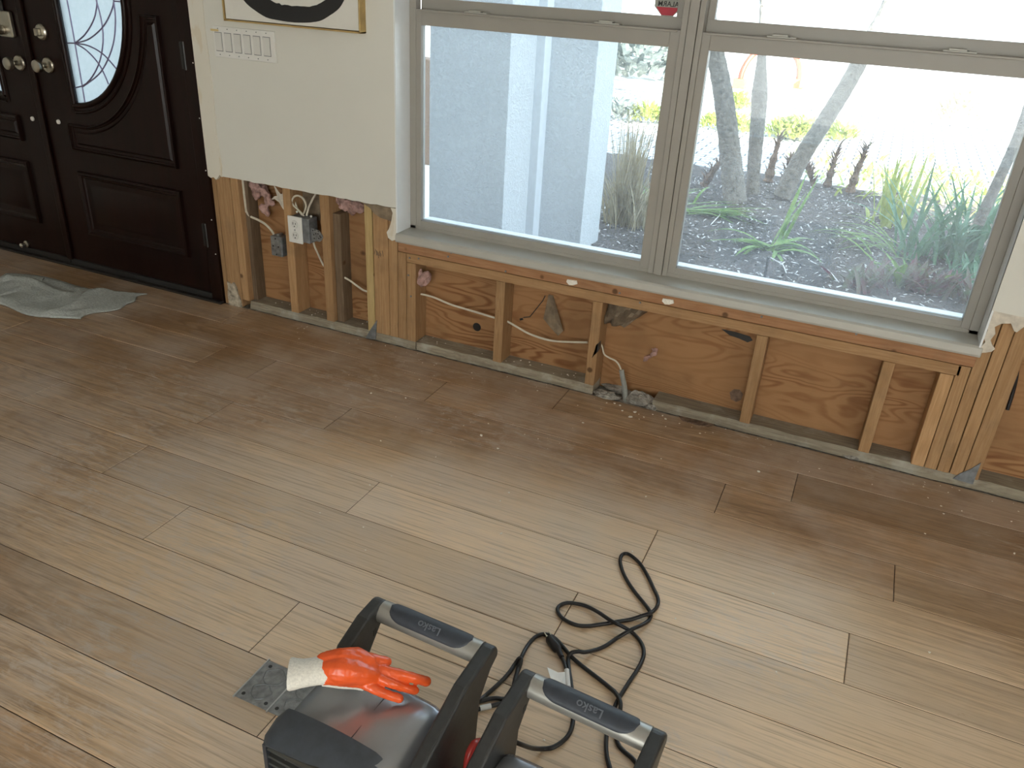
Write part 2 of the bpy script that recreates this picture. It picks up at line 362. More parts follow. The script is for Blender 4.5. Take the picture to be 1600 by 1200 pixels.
M['fanbez'] = plain('slate_plastic', (.038, .045, .055), .40, var=.15, scale=60, bmp=.1); M['fangrey'] = plain('grille_green_grey', (.035, .036, .033), .5)
M['grip'] = plain('grip_rubber', (.035, .042, .055), .5, var=.15, scale=60); M['handle'] = plain('handle_silver', (.36, .35, .32), .32, .5, .05)
M['letter'] = plain('embossed_lettering', (.13, .145, .17), .45)
M['cord'] = plain('rubber_cord', (.010, .010, .012), .38, var=.2); M['tagw'] = plain('white_tag', (.75, .76, .76), .5); M['brass'] = plain('plug_brass', (.6, .55, .42), .3, 1)
M['orange'] = plain('orange_nitrile', (.78, .105, .022), .26, var=.10, scale=25, spec=.6); M['knit'] = plain('white_knit', (.70, .67, .60), .9, var=.12, scale=260, bmp=.6)
M['redglove'] = plain('red_nitrile', (.55, .06, .05), .2, var=.1)
M['stucco'] = stucco('white_stucco', (.68, .70, .71)); M['down'] = plain('downspout_paint', (.72, .74, .76), .5)
M['mulch'] = mulch_mat('bark_mulch', (.030, .024, .022), (.20, .175, .16)); M['chip'] = plain('bark_chip', (.11, .095, .085), .9, var=.8, scale=9)
M['pale'] = plain('pale_chip', (.60, .58, .56), .9, var=.3)
M['paver'] = paver_mat(); M['lawn'] = plain('pale_ground', (.70, .68, .62), .9, var=.15, scale=3)
M['palm'] = plain('palm_bark', (.20, .175, .145), .9, var=.45, scale=35, bmp=1, bdist=.02)
M['green'] = leaf('green_leaf', (.10, .22, .04), (.24, .36, .08)); M['yg'] = leaf('yellow_green_leaf', (.28, .36, .06), (.48, .50, .16)); M['blue'] = leaf('blue_green_leaf', (.06, .16, .09), (.14, .28, .15))
M['greybush'] = leaf('grey_bush_leaf', (.20, .235, .22), (.34, .37, .33)); M['straw'] = leaf('dry_straw', (.30, .25, .15), (.50, .43, .29)); M['maroon'] = leaf('maroon_leaf', (.17, .05, .075), (.13, .17, .09), 9); M['dry'] = plain('dead_stem', (.17, .11, .075), .9, var=.5, scale=40, bmp=.8, bdist=.01)
M['tan'] = stucco('tan_wall', (.26, .155, .095)); M['red'] = plain('red_enamel', (.62, .06, .03), .4); M['orangeb'] = plain('orange_block', (.75, .20, .06), .6)
M['stickg'] = plain('sticker_grey', (.32, .33, .29), .6); M['stickr'] = plain('sticker_red', (.42, .02, .04), .5)

# ------------------------------------------------------------------ setting: floor
def planks():
    seams = [-.004, -.19, -.375, -.558, -.73, -.915, -1.10, -1.29, -1.47, -1.663, -1.841]
    while seams[-1] > -6.3: seams.append(seams[-1]-.184)
    forced = {1: [.003, 1.9, -1.35, -3.0], 2: [-.206, -2.04, -2.30, 1.5, -4.0], 3: [.318, -1.55, 2.0, -3.2], 4: [-.34, 1.3, -1.95, -3.6], 5: [.217, -1.2, 1.9, -2.6, -3.9],
              6: [-.458, 1.2, -1.98, -3.5], 7: [-1.62, .35, 1.8, -3.0], 8: [-1.083, .6, -2.6], 9: [-.909, .9, -2.5], 10: [-1.9, -.3, 1.3, -3.4], 0: [-.9, .9, -2.5, -3.9]}
    tint = {(1, .003): .74, (2, -.206): .95, (2, -2.30): .80, (3, .318): .86, (9, -2.5): .82, (5, .217): .86, (5, -1.2): 1.12, (6, -.458): .93, (6, -1.98): .9, (7, -1.62): 1.0, (4, -.34): 1.0, (8, -1.083): 1.02}
    v = []; f = []; c1 = []; c2 = []; rnd = random.Random(3)
    for r in range(len(seams)-1):
        y1, y0 = seams[r], seams[r+1]
        js = sorted(forced.get(r, [])) if r in forced else []
        if not js:
            x = -4.6+rnd.uniform(.2, 1.4)
            while x < 3.4: js.append(x); x += rnd.uniform(1.1, 1.9)
        xs = [-4.65]+js+[3.45]
        for i in range(len(xs)-1):
            g = .0009; a, b2 = xs[i]+g, xs[i+1]-g
            n = len(v); e = .0016
            v += [(a, y0+g, -.0016), (b2, y0+g, -.0016), (b2, y1-g, -.0016), (a, y1-g, -.0016), (a+e, y0+g+e, 0), (b2-e, y0+g+e, 0), (b2-e, y1-g-e, 0), (a+e, y1-g-e, 0)]
            f += [(n+4, n+5, n+6, n+7), (n, n+1, n+5, n+4), (n+1, n+2, n+6, n+5), (n+2, n+3, n+7, n+6), (n+3, n, n+4, n+7)]
            col = (rnd.random(), rnd.random(), rnd.random(), 1); t = tint.get((r, xs[i]), rnd.uniform(.96, 1.04))
            c1 += [col]*8; c2 += [(t, t*(.985 if t > .8 else .96), t*(.97 if t > .8 else .90), 1)]*8
    n = len(v); v += [(-4.65, -6.5, -.004), (3.45, -6.5, -.004), (3.45, -.002, -.004), (-4.65, -.002, -.004)]; f.append((n, n+1, n+2, n+3)); c1 += [(0, 0, 0, 1)]*4; c2 += [(1, 1, 1, 1)]*4
    me = bpy.data.meshes.new('floor'); me.from_pydata(v, [], f)
    for nm, c in (('plank', c1), ('tint', c2)):
        a = me.attributes.new(nm, 'FLOAT_COLOR', 'POINT'); a.data.foreach_set('color', [x for q in c for x in q])
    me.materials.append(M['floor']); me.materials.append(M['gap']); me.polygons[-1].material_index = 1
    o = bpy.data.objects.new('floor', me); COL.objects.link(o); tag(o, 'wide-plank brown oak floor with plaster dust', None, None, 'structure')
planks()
def struct(name, mb, m, label=None, **k):
    o = mb.build(name, m, **k); return tag(o, label, None, None, 'structure')
struct('floor_slab', MB().box(-4.7, 3.5, -6.5, .12, -.2, -.006), M['conc'], 'rough concrete slab edge under the wall plates')
struct('ceiling', MB().box(-4.7, 3.5, -6.5, .1, 2.75, 2.85), M['ceil'], 'white ceiling')
struct('wall_left', MB().box(-4.72, -4.6, -6.5, .1, 0, 2.75), M['drywall'], 'off-white left wall')
wr = MB().box(3.4, 3.5, -6.5, -4.4, 0, 2.75).box(3.4, 3.5, -2.4, .1, 0, 2.75).box(3.4, 3.5, -4.4, -2.4, 0, .8).box(3.4, 3.5, -4.4, -2.4, 2.2, 2.75)
struct('wall_right', wr, M['drywall'], 'off-white right wall with a window')
struct('wall_back', MB().box(-4.7, -1.5, -6.6, -6.5, 0, 2.75).box(1.9, 3.5, -6.6, -6.5, 0, 2.75).box(-1.5, 1.9, -6.6, -6.5, 2.35, 2.75), M['drywall'], 'off-white back wall with glass doors')
struct('window_2', MB().box(3.42, 3.46, -4.4, -2.4, .8, 2.2), M['frost'], 'unseen side window pane')
struct('window_3', MB().box(-1.5, 1.9, -6.58, -6.54, 0, 2.35), M['frost'], 'unseen rear glass doors')
# front wall drywall: left of the window, right of it, above; ragged lower edges
rg = random.Random(5)
def ragged(x0, x1, z, amp, n):
    return [(x0+(x1-x0)*i/n, z+rg.uniform(-amp, amp)) for i in range(n+1)]
wf = MB()
wf.prism(ragged(-2.57, -1.69, .606, .002, 30)+[(-1.69, 2.05), (-2.57, 2.05)], -.013, 0)
wf.prism([(-2.57, 2.05), (3.4, 2.05), (3.4, 2.75), (-2.57, 2.75)], -.013, 0)
wf.prism(ragged(.424, 3.4, .622, .003, 40)+[(3.4, 2.05), (.424, 2.05)], -.013, 0)
wf.box(-4.6, -2.57, -.013, 0, 2.12, 2.75)
struct('wall_front', wf, M['drywall'], 'off-white painted drywall cut away two feet above the floor')
struct('trim_5', MB().box(-1.69, -1.684, -.0125, .125, .505, 2.05).box(.424, .430, -.0125, .125, .50, 2.05).box(-1.69, .43, -.0125, .125, 2.03, 2.06), plain('lit_reveal_white', (.76, .78, .79), .25, var=.02), 'glossy white window reveals')  # paler, bluer colour paints in the outside light grazing the reveals
# outer wall body above / beside openings (behind the drywall)
ow = MB().box(-2.65, -1.84, .105, .30, .9, 3.0).box(.62, 3.5, .105, .30, .9, 3.0).box(.43, .63, .105, .14, .9, 3.0).box(-1.85, -1.69, .105, .14, .9, 3.0).box(-1.85, -1.69, .105, .14, -.2, .9).box(-2.65, .45, .13, .30, 2.06, 3.0).box(-4.75, -2.65, .02, .30, 2.12, 3.0).box(-5.6, -4.62, .02, .3, -.2, 3.0)
ow.box(.45, 3.5, .115, .3, -.2, .9).box(-2.65, -1.84, .115, .3, -.2, .9).box(-1.7, .45, .115, .30, -.2, .498)
struct('wall_outside', ow, M['stucco'], 'stucco outer face of the front wall')
struct('roof', MB().box(-6.5, 3.45, -6.8, .60, 2.95, 3.15), M['ceil'], 'roof and eave above the room')
# ragged strips: torn paper and joint compound at the cut edges
tp = MB()
tp.prism([(-2.645, 2.12)]+[(-2.645, .600), (-2.63, .592), (-2.615, .598), (-2.60, .588), (-2.588, .60), (-2.578, .612), (-2.568, .604), (-2.560, .66), (-2.572, .80), (-2.562, .95), (-2.570, 1.2), (-2.562, 1.5), (-2.565, 2.12)], -.0165, -.001)
struct('trim_1', tp, M['patch'], 'patched raw plaster strip between the dark door and the drywall', bev=.001)
tp = MB().prism([(.424, .625), (.424, .58), (.432, .560), (.428, .535), (.436, .52), (.425, .495), (.434, .483), (.447, .487), (.462, .494), (.468, .505), (.457, .515), (.448, .53), (.455, .553), (.447, .574), (.461, .588), (.485, .594), (.500, .572), (.508, .570), (.522, .592), (.56, .600), (.7, .606), (.9, .60), (1.2, .61), (1.2, .625)], -.012, -.002)
tag(tp.build('torn_drywall_edge', M['paper'], bev=.001), 'torn beige drywall paper hanging at the window sill\'s right end', 'torn drywall paper')
tp = MB().prism([(-1.715, .604), (-1.705, .585), (-1.712, .55), (-1.722, .52), (-1.735, .50), (-1.728, .478), (-1.71, .468), (-1.695, .475), (-1.690, .49), (-1.690, .604)], -.013, -.001)
tag(tp.build('broken_plaster_corner', M['patch'], bev=.001), 'broken plaster lump at the window sill\'s left end', 'plaster')

# ------------------------------------------------------------------ window
w = empty('window_1', (-.63, .09, .5)); tag(w, 'wide white window of two single-hung units above the opened wall', None, None, 'structure')
Y = .09
fm = MB()
def bar(mb, x0, x1, z0, z1, y0=Y, y1=Y+.035): mb.box(x0, x1, y0, y1, z0, z1)
# outer frame
bar(fm, -1.684, -1.657, .495, 2.05, .088, .126); bar(fm, .396, .424, .495, 2.05, .088, .15); bar(fm, -1.684, .424, 2.0, 2.03, .088, .15); bar(fm, -1.684, .424, .495, .518, .088, .15)
bar(fm, -.672, -.652, .505, 2.02, .084, .15); bar(fm, -.650, -.620, .505, 2.02, .079, .15); bar(fm, -.618, -.600, .505, 2.02, .084, .15)
fm.build('window_frame', M['trim'], w, bev=.0015)
for (a, b2, gl, gr) in ((-1.657, -.672, -1.636, -.706), (-.600, .396, -.573, .370)):
    s = MB(); bar(s, a, gl, .512, 1.325); bar(s, gr, b2, .512, 1.325); bar(s, gl, gr, .512, .541); bar(s, gl, gr, 1.272, 1.325); s.box(a+.01, b2-.01, .082, .09, 1.318, 1.325)
    sash = s.build('lower_sash', M['trim'], w, bev=.0015)
    g = MB().box(gl-.002, gr+.002, .106, .110, .539, 1.274); g.build('pane', M['glass'], sash)
    bd = MB().box(gl, gr, .112, .150, .520, .545); bd.build('glazing_bead', M['down'], sash, bev=.001)
    s = MB(); bar(s, a, gl-.004, 1.335, 2.0, .128, .15); bar(s, gr+.004, b2, 1.335, 2.0, .128, .15); bar(s, a, b2, 1.290, 1.362, .127, .15); bar(s, a, b2, 1.975, 2.0, .128, .15)
    sash = s.build('upper_sash', M['trim'], w, bev=.0015)
    MB().box(gl-.006, gr+.006, .138, .142, 1.355, 1.978).build('pane', M['glass'], sash)
    for lx in ((-1.415, -.925) if a < -1 else (-.355, .145)):
        l = MB().box(lx-.045, lx+.045, .090, .121, 1.325, 1.3295).box(lx-.03, lx+.018, .095, .114, 1.329, 1.335); lk = l.build('sash_lock', M['trim2'], w, bev=.0015)
        MB().box(lx+.006, lx+.024, .096, .104, 1.3294, 1.3315).build('catch', M['slot'], lk)
sl = MB().prism([(-.016, .468), (-.019, .476), (-.017, .497), (-.008, .503), (.155, .507), (.155, .47)], -1.692, .436, 'x')
sl.build('window_sill', M['trim2'], w, bev=.002)
# alarm sticker
st = thing('alarm_sticker', (-.732, .136, 1.40), 'octagonal red and grey alarm sticker on the left upper pane beside the mullion', 'sticker')
def octo(cx, cz, r, k=.41): return [(cx-r*k, cz-r), (cx+r*k, cz-r), (cx+r, cz-r*k), (cx+r, cz+r*k), (cx+r*k, cz+r), (cx-r*k, cz+r), (cx-r, cz+r*k), (cx-r, cz-r*k)]
cz = 1.407; r_ = .046; cx = -.735
MB().prism(octo(cx, cz, r_), .1362, .1372).build('sticker_face', M['stickg'], st)
MB().prism([(cx-r_*.40, cz-r_*.94), (cx+r_*.40, cz-r_*.94), (cx+r_*.86, cz-r_*.42), (cx-r_*.86, cz-r_*.42)], .1352, .1360).build('red_band', M['stickr'], st)
MB().prism([(cx-r_*.86, cz+r_*.55), (cx+r_*.86, cz+r_*.55), (cx+r_*.40, cz+r_*.94), (cx-r_*.40, cz+r_*.94)], .1352, .1360).build('red_band', M['stickr'], st)
def text(body, size, m, parent, loc, rot, base=None, ext=.0003):
    cu = bpy.data.curves.new('lettering', 'FONT'); cu.body = body; cu.size = size; cu.align_x = 'CENTER'; cu.align_y = 'CENTER'; cu.extrude = ext; cu.materials.append(m); cu.offset = size*.012
    tmp = bpy.data.objects.new('tmp_text', cu); me = bpy.data.meshes.new_from_object(tmp); bpy.data.objects.remove(tmp); me.name = 'lettering'
    o = bpy.data.objects.new('lettering', me); COL.objects.link(o); o.parent = parent; o.location = Vector(loc)-(base if base else Vector()); o.rotation_euler = rot; return o
text('PRO 1', .022, M['slot'], st, (cx, .1352, cz+.010), (R(90), 0, R(180)), BASE[st.name]); text('ALARM', .022, M['slot'], st, (cx, .1352, cz-.010), (R(90), 0, R(180)), BASE[st.name])

# ------------------------------------------------------------------ door
LEAD = [[(440, -100), (465, 0), (520, 300), (590, 712)], [(432, 298), (520, 300)], [(520, 300), (590, 240), (650, 140), (672, 40), (668, -30)], [(520, 300), (620, 270), (720, 180), (780, 60), (792, -30)],
        [(520, 300), (620, 320), (720, 380), (812, 482)], [(520, 300), (600, 350), (690, 450), (754, 585)], [(668, 0), (705, 150), (715, 300), (680, 460), (600, 580), (500, 615)],
        [(788, 0), (802, 150), (780, 330), (700, 500), (570, 606)], [(790, 8), (852, 12)]]
def door_leaf(name, hinge_x, meet_x, s, label):    # s=+1: the hinges are on the right
    d = empty(name, ((hinge_x+meet_x)/2, 0, 0)); tag(d, label, None, None, 'structure')
    def U(u): return meet_x+s*u                      # u measured from the meeting edge
    Wd = abs(hinge_x-meet_x); zc, ra, rb, ug = 1.285, .405, .475, .225
    def poly(ps): return [(U(p[0]), p[1]) for p in ps]
    arc = [(ug+ra*math.cos(t), zc+rb*math.sin(t)) for t in [R(-90+180*i/36) for i in range(37)]]
    y0, y1 = .005, .048; b = MB()
    # slab around the D-shaped light: left strip, and quads from the arc out to the leaf's border
    b.prism(poly([(0, .012), (ug, .012), (ug, 2.10), (0, 2.10)]), y0, y1)
    def border(p):
        t = math.atan2(p[1]-zc, p[0]-ug); c, q = math.cos(t), math.sin(t)
        k = min((Wd-ug)/max(c, 1e-6), ((2.10-zc) if q > 0 else (zc-.012))/max(abs(q), 1e-6)); return (ug+c*k, zc+q*k)
    outer = [border(p) for p in arc]
    corner_lo = (Wd, .012); corner_hi = (Wd, 2.10)
    for i in range(36):
        q = [arc[i], outer[i], outer[i+1], arc[i+1]]
        a_, b_ = outer[i], outer[i+1]
        if a_[1] < .02 and b_[0] > Wd-1e-4 and b_[1] > .02: q = [arc[i], a_, corner_lo, b_, arc[i+1]]
        if a_[0] > Wd-1e-4 and a_[1] < 2.09 and b_[1] > 2.095 and b_[0] < Wd-1e-4: q = [arc[i], a_, corner_hi, b_, arc[i+1]]
        b.prism(poly(q), y0, y1)
    slab = b.build('door_slab', M['door'], d)
    g = MB().prism(poly(arc), .024, .030); pane = g.build('glass_light', M['frost'], d)
    # moulded rim of the light
    P3 = [(U(p[0]), .004, p[1]) for p in arc]; rim = MB().tube(P3+[P3[0]], .013, 10); P4 = [(U(ug+(ra+.03)*math.cos(t)), .005, zc+(rb+.03)*math.sin(t)) for t in [R(-90+180*i/36) for i in range(37)]]
    rim.tube(P4, .007, 8); rim.tube([(U(ug-.012), .004, zc-rb-.03), (U(ug-.012), .004, zc+rb+.03)], .007, 8); rim.build('light_moulding', M['door'], d, smooth=True)
    # leading lines
    c = MB()
    def ln(ps): c.tube([(U(u), .0225, z) for u, z in ps], .0032, 6)
    k_ = .225
    for cp in LEAD:
        pts = [W(x*k_, y*k_, .0225) for x, y in cp]; uz = spline([Vector((p.x+3.645, 0, p.z)) for p in pts], 6)
        ln([(p.x, p.z) for p in uz]); ln([(p.x, 2*zc-p.z) for p in uz])
    c.build('leading', M['came'], pane, smooth=True)
    # raised panels with mouldings
    def frame(ps, nm, kk=1.0):
        pp = poly(ps); mo = MB(); P = [Vector((x, 0, z)) for x, z in pp]; cen = sum(P, Vector())/len(P)
        def off(k): # inset polygon
            out = []; n = len(P)
            for i in range(n):
                a, b_, c_ = P[i-1], P[i], P[(i+1) % n]; e1 = (b_-a).normalized(); e2 = (c_-b_).normalized()
                n1 = Vector((-e1.z, 0, e1.x)); n2 = Vector((-e2.z, 0, e2.x)); sgn = orient
                bis = (n1+n2); bl = max(bis.length, .3); bis = bis/bl; out.append(b_+bis*sgn*k/max(.4, bis.dot(n1)))
            return out
        ar = sum(P[i].x*P[(i+1) % len(P)].z-P[(i+1) % len(P)].x*P[i].z for i in range(len(P))); orient = 1 if ar > 0 else -1
        prof = [(0, .005), (.004, -.010), (.013, -.012), (.020, -.002), (.030, .0), (.036, .006), (.050, .008), (.075, -.002)]
        rings = [[(q.x, yy, q.z) for q in off(k*kk)] for k, yy in prof]; n = len(P); vs = [v for r__ in rings for v in r__]; fs = []
        for j in range(len(rings)-1):
            for i in range(n): fs.append((j*n+i, j*n+(i+1) % n, (j+1)*n+(i+1) % n, (j+1)*n+i))
        q0 = (len(rings)-1)*n; fs += [tuple(q0+i for i in t) for t in tessellate_polygon([[Vector((v[0], v[2], 0)) for v in rings[-1]]])]; mo.add(vs, fs); mo.build(nm, M['door'], d, smooth=True, ang=30)
    frame([(.165, .187), (Wd-.095-.075, .187), (Wd-.095-.075, .503), (.165, .503)] if 0 else [(.165, .187), (.815, .187), (.815, .503), (.165, .503)], 'raised_panel')
    A = [(ug+(ra+.09)*math.cos(t), zc+(rb+.09)*math.sin(t)) for t in [R(-6-78*i/16) for i in range(17)]]
    frame([(.165, .600), (.815, .600), (.815, A[0][1])]+A+[(.165, A[-1][1])], 'raised_panel', .52)
    frame([(.165, 2.02)]+[(p[0], 2*zc-p[1]) for p in reversed(A)]+[(.815, 2.02)], 'raised_panel', .52)
    # bottom sweep
    MB().box(min(U(0), U(Wd)), max(U(0), U(Wd)), -.006, .01, .010, .035).build('door_sweep', M['black'], d)
    return d, U
dr, U1 = door_leaf('door_1', -2.715, -3.645, 1, 'dark mahogany door leaf with a half-oval leaded glass, nearer the drywall')
dl, U2 = door_leaf('door_2', -4.52, -3.655, -1, 'dark mahogany door leaf at the photo\'s left edge with latch plate')
def knob(parent, x, z, rz=0):
    k = MB().lathe([(0, .004), (.033, .004), (.034, -.002), (.030, -.008), (.014, -.010), (.011, -.012), (.010, -.030), (.016, -.036), (.026, -.045), (.029, -.055), (.026, -.066), (.015, -.072), (0, -.073)], (x, 0, z), 'y', 28)
    kb = k.build('door_knob', M['nickel'], parent, smooth=True); return kb
knob(dr, -3.540, .972); knob(dl, -3.730, .966)
db = MB().lathe([(0, .003), (.034, .003), (.034, -.006), (.028, -.012), (0, -.013)], (-3.540, 0, 1.112), 'y', 28); dbo = db.build('deadbolt', M['nickel'], dr, smooth=True)
MB().box(-3.548, -3.532, -.036, -.012, 1.096, 1.128).build('thumb_turn', M['nickel'], dbo, bev=.004)
for p, (x, z) in ((dr, (-3.546, .722)), (dl, (-3.722, .716))):
    MB().lathe([(0, .002), (.011, .002), (.010, -.004), (0, -.006)], (x, 0, z), 'y', 16).build('bolt_cap', M['white'], p, smooth=True)
MB().lathe([(0, .004), (.017, .004), (.018, -.004), (.008, -.008), (.008, -.03), (.012, -.032), (0, -.04)], (-3.972, 0, .052), 'y', 16).build('door_stop', M['nickel'], dl, smooth=True)
dp = MB().box(-3.80, -3.712, -.020, .003, 1.075, 1.185); dpl = dp.build('latch_plate', M['nickel'], dl, bev=.006)
MB().lathe([(0, -.02), (.02, -.02), (.022, -.03), (.012, -.05), (0, -.052)], (-3.775, 0, 1.105), 'y', 20).build('latch_knob', M['nickel'], dpl, smooth=True)
MB().box(-3.80, -3.76, -.012, .003, 1.17, 1.30).build('keypad_body', M['black'], dl, bev=.008)
for z in (1.083, .320, 1.86):
    h = MB().box(-2.722, -2.700, -.012, .004, z-.052, z+.052); h.tube([(-2.701, -.008, z-.055), (-2.701, -.008, z+.055)], .007, 10); h.build('hinge', M['black'], dr, bev=.001)
MB().box(-3.668, -3.632, -.010, .004, .03, 2.08).build('astragal', M['door'], dl, bev=.003)
jb = MB().box(-2.712, -2.645, -.012, .10, 0, 2.12).box(-4.60, -4.52, -.012, .10, 0, 2.12).box(-4.6, -2.645, -.012, .10, 2.10, 2.14)
struct('trim_2', jb, M['door'], 'dark door jamb', bev=.002)
struct('trim_3', MB().box(-4.6, -2.645, -.03, .12, -.004, .010), plain('threshold', (.035, .03, .028), .4, .5), 'dark door threshold', bev=.003)
sc = MB(); [sc.lathe([(0, -.0125), (.003, -.0125), (.0025, -.0145), (0, -.015)], (-2.657, 0, z), 'y', 8) for z in (1.06, .84, .62, .40, .24)]
tag(sc.build('jamb_screws', M['white']), None, None, None, 'structure').name = 'trim_4'

# ------------------------------------------------------------------ wall framing
def wbar(name, x0, x1, z0, z1, m, label, y0=0., y1=.089, grp='framing lumber in the opened wall', bev=.0025, cat='stud', xt=None):
    """xt = (x0,x1) at the top when the stud leans"""
    b = MB().box(x0, x1, y0, y1, z0, z1)
    if xt:
        for i, x in zip(range(4, 8), (xt[0], xt[1], xt[1], xt[0])): b.v[i] = (x, b.v[i][1], b.v[i][2])
    o = b.build(name, m, bev=bev); return tag(o, label, cat, grp)
S, SP, SD = M['stud'], M['studpale'], M['studdark']
T = .80
wbar('wall_stud', -2.643, -2.620, .0, T, S, 'thin jamb shim strip against the dark door frame', cat='shim')
wbar('wall_stud', -2.617, -2.540, .0, T, S, 'wide stud nearest the front door with plaster at its foot')
wbar('wall_stud', -2.537, -2.497, .038, T, S, 'rough split stud second from the front door')
wbar('wall_stud', -2.497, -2.472, .038, T, SD, 'darker stud set back behind the split stud near the door', y0=.03)
wbar('wall_stud', -2.258, -2.218, .038, T, S, 'stud standing under the white outlet')
wbar('wall_stud', -2.064, -2.024, .038, T, S, 'stud right of the outlet, held by the perforated bracket', xt=(-2.070, -2.02))
wbar('wall_stud', -2.021, -1.985, .038, .525, SD, 'short dark stud sistered behind the stud right of the outlet', y0=.022)
wbar('wall_stud', -1.846, -1.810, .038, T, SP, 'pale yellow new pine stud pierced by the cable end', xt=(-1.850, -1.814))
wbar('wall_stud', -1.808, -1.736, .038, T, S, 'wide stud with a scribbled black mark')
wbar('wall_stud', -1.734, -1.694, .038, T, S, 'narrow stud under the broken plaster corner')
wbar('wall_stud', -1.692, -1.652, .038, .424, S, 'first stud under the window sill\'s left end')
wbar('wall_stud', -1.650, -1.608, .038, .386, S, 'second stud under the window, beside the pink tuft')
wbar('cripple_stud', -1.244, -1.205, .038, .386, S, 'cripple stud between the knot-hole bay and the paper-flap bay')
wbar('cripple_stud', -.843, -.804, .038, .386, S, 'cripple stud left of the grey conduit')
wbar('cripple_stud', -.238, -.200, .038, .386, S, 'cripple stud right of the dark oval knot')
wbar('cripple_stud', .174, .211, .038, .386, S, 'cripple stud nearest the doubled studs on the right')
wbar('wall_stud', .345, .386, .038, .386, S, 'leftmost of the five packed studs on the right')
wbar('wall_stud', .388, .425, .038, .424, S, 'second from left of the five packed studs on the right')
wbar('wall_stud', .427, .464, .038, T, S, 'middle one of the five packed studs on the right')
wbar('wall_stud', .467, .504, .038, T, S, 'fourth of the five packed studs, after the dark gap')
wbar('wall_stud', .506, .553, .038, T, S, 'rightmost of the five packed studs, next to the open dark bay')
wbar('sill_plate', -1.690, .433, .426, .468, M['studr'], 'reddish upper plate directly under the window sill', cat='plate')
wbar('rough_sill', -1.650, .400, .387, .424, M['studx'], 'lower plate resting on the cripple studs', cat='plate')
# sole plates
def sole(x0, x1, label, z1=.038, yaw_=0, seed=0):
    b = MB(); n = 26; rd = random.Random(seed)
    top = [];
    vs = []; fs = []
    for i in range(n+1):
        x = x0+(x1-x0)*i/n; j = lambda a: rd.uniform(-a, a)
        vs += [(x, .003+j(.003), .0), (x, .001+j(.004), .018), (x, .006+j(.004), z1+j(.0015)), (x, .089, z1), (x, .089, 0)]
    for i in range(n):
        for k in range(5): fs.append((i*5+k, i*5+(k+1) % 5, (i+1)*5+(k+1) % 5, (i+1)*5+k))
    fs += [(0, 1, 2, 3, 4), tuple(n*5+k for k in (4, 3, 2, 1, 0))]
    b.add(vs, fs); return tag(b.build('sole_plate', M['sole']), label, 'plate', 'weathered sole plates along the floor')
sole(-2.497, -1.610, 'weathered sole plate from the door to the window\'s left end', seed=1)
sole(-1.606, -.806, 'weathered sole plate under the knot-hole and paper-flap bays', seed=2)
sole(-.565, .93, 'weathered sole plate from the rubble to the packed studs', seed=3)
sole(.935, 3.3, 'weathered sole plate in the dark bay at the right edge', seed=4)
# sheathing sheets
def sheet(x0, x1, z0, z1, label, y=.0895):
    return tag(MB().box(x0, x1, y, y+.012, z0, z1).build('plywood_sheathing', M['ply']), label, 'plywood', 'plywood sheathing behind the studs')
sheet(-2.64, -1.70, 0, .598, 'plywood sheet behind the outlet and junction box'); sheet(-1.69, -.806, 0, .42, 'plywood sheet with a round knot hole')
sheet(-.804, .42, 0, .42, 'swirling-grain plywood sheet right of the conduit'); sheet(.425, 3.4, 0, .60, 'plywood in the shadowed bay at the right edge')
# sheathing details
tag(MB().lathe([(0, .0882), (.017, .0882), (.019, .0896)], W(745, 511, 0).xz.to_3d() if 0 else (W(745, 511, .089).x, 0, W(745, 511, .089).z), 'y', 20).build('knot_hole', M['black']), 'round dark knot hole in the plywood below the thin cable', 'knot hole')
def wallpoly(name, pts, y, m, label, cat, thick=.001, **k):
    return tag(MB().prism([(W(px, py, y).x, W(px, py, y).z) for px, py in pts], y, y+thick).build(name, m, **k), label, cat)
wallpoly('plywood_gap', [(1127, 514), (1150, 519), (1172, 526), (1176, 532), (1168, 535), (1155, 529), (1140, 524)], .0884, M['black'], 'dark gouge in the plywood left of the leaning cripple stud', 'gouge')
wallpoly('oval_knot', [(1140, 613), (1147, 608), (1156, 609), (1161, 616), (1158, 625), (1150, 628), (1142, 624)], .0884, M['dry'], 'dark oval knot in the plywood by the cripple stud', 'knot')
tag(MB().tube([W(px, py, .0885) for px, py in ((852, 462), (848, 470), (836, 485), (828, 495), (818, 496))], .002, 6).tube([W(813, 499, .0885), W(817, 498, .0885)], .005, 6).build('crack', M['black']), 'dark crack in the plywood left of the brown paper flap', 'crack')
# brown paper flap (folded, stands off the sheathing)
a = [W(857, 460, .085), W(849, 498, .055), W(861, 513, .05), W(872, 525, .048), W(880, 517, .055), W(864, 462, .086), W(868, 500, .040)]
fl = MB(); vs = a+[p+Vector((0, .002, 0)) for p in a]; fl.add(vs, [(0, 1, 6), (1, 2, 6), (2, 3, 6), (3, 4, 6), (4, 5, 6), (5, 0, 6), (7, 13, 8), (8, 13, 9), (9, 13, 10), (10, 13, 11), (11, 13, 12), (12, 13, 7)]+[(i, (i+1) % 6, (i+1) % 6+7, i+7) for i in range(6)])
tag(fl.build('felt_paper_flap', M['felt']), 'grey-brown diamond paper flap hanging on the plywood under the window', 'paper flap')
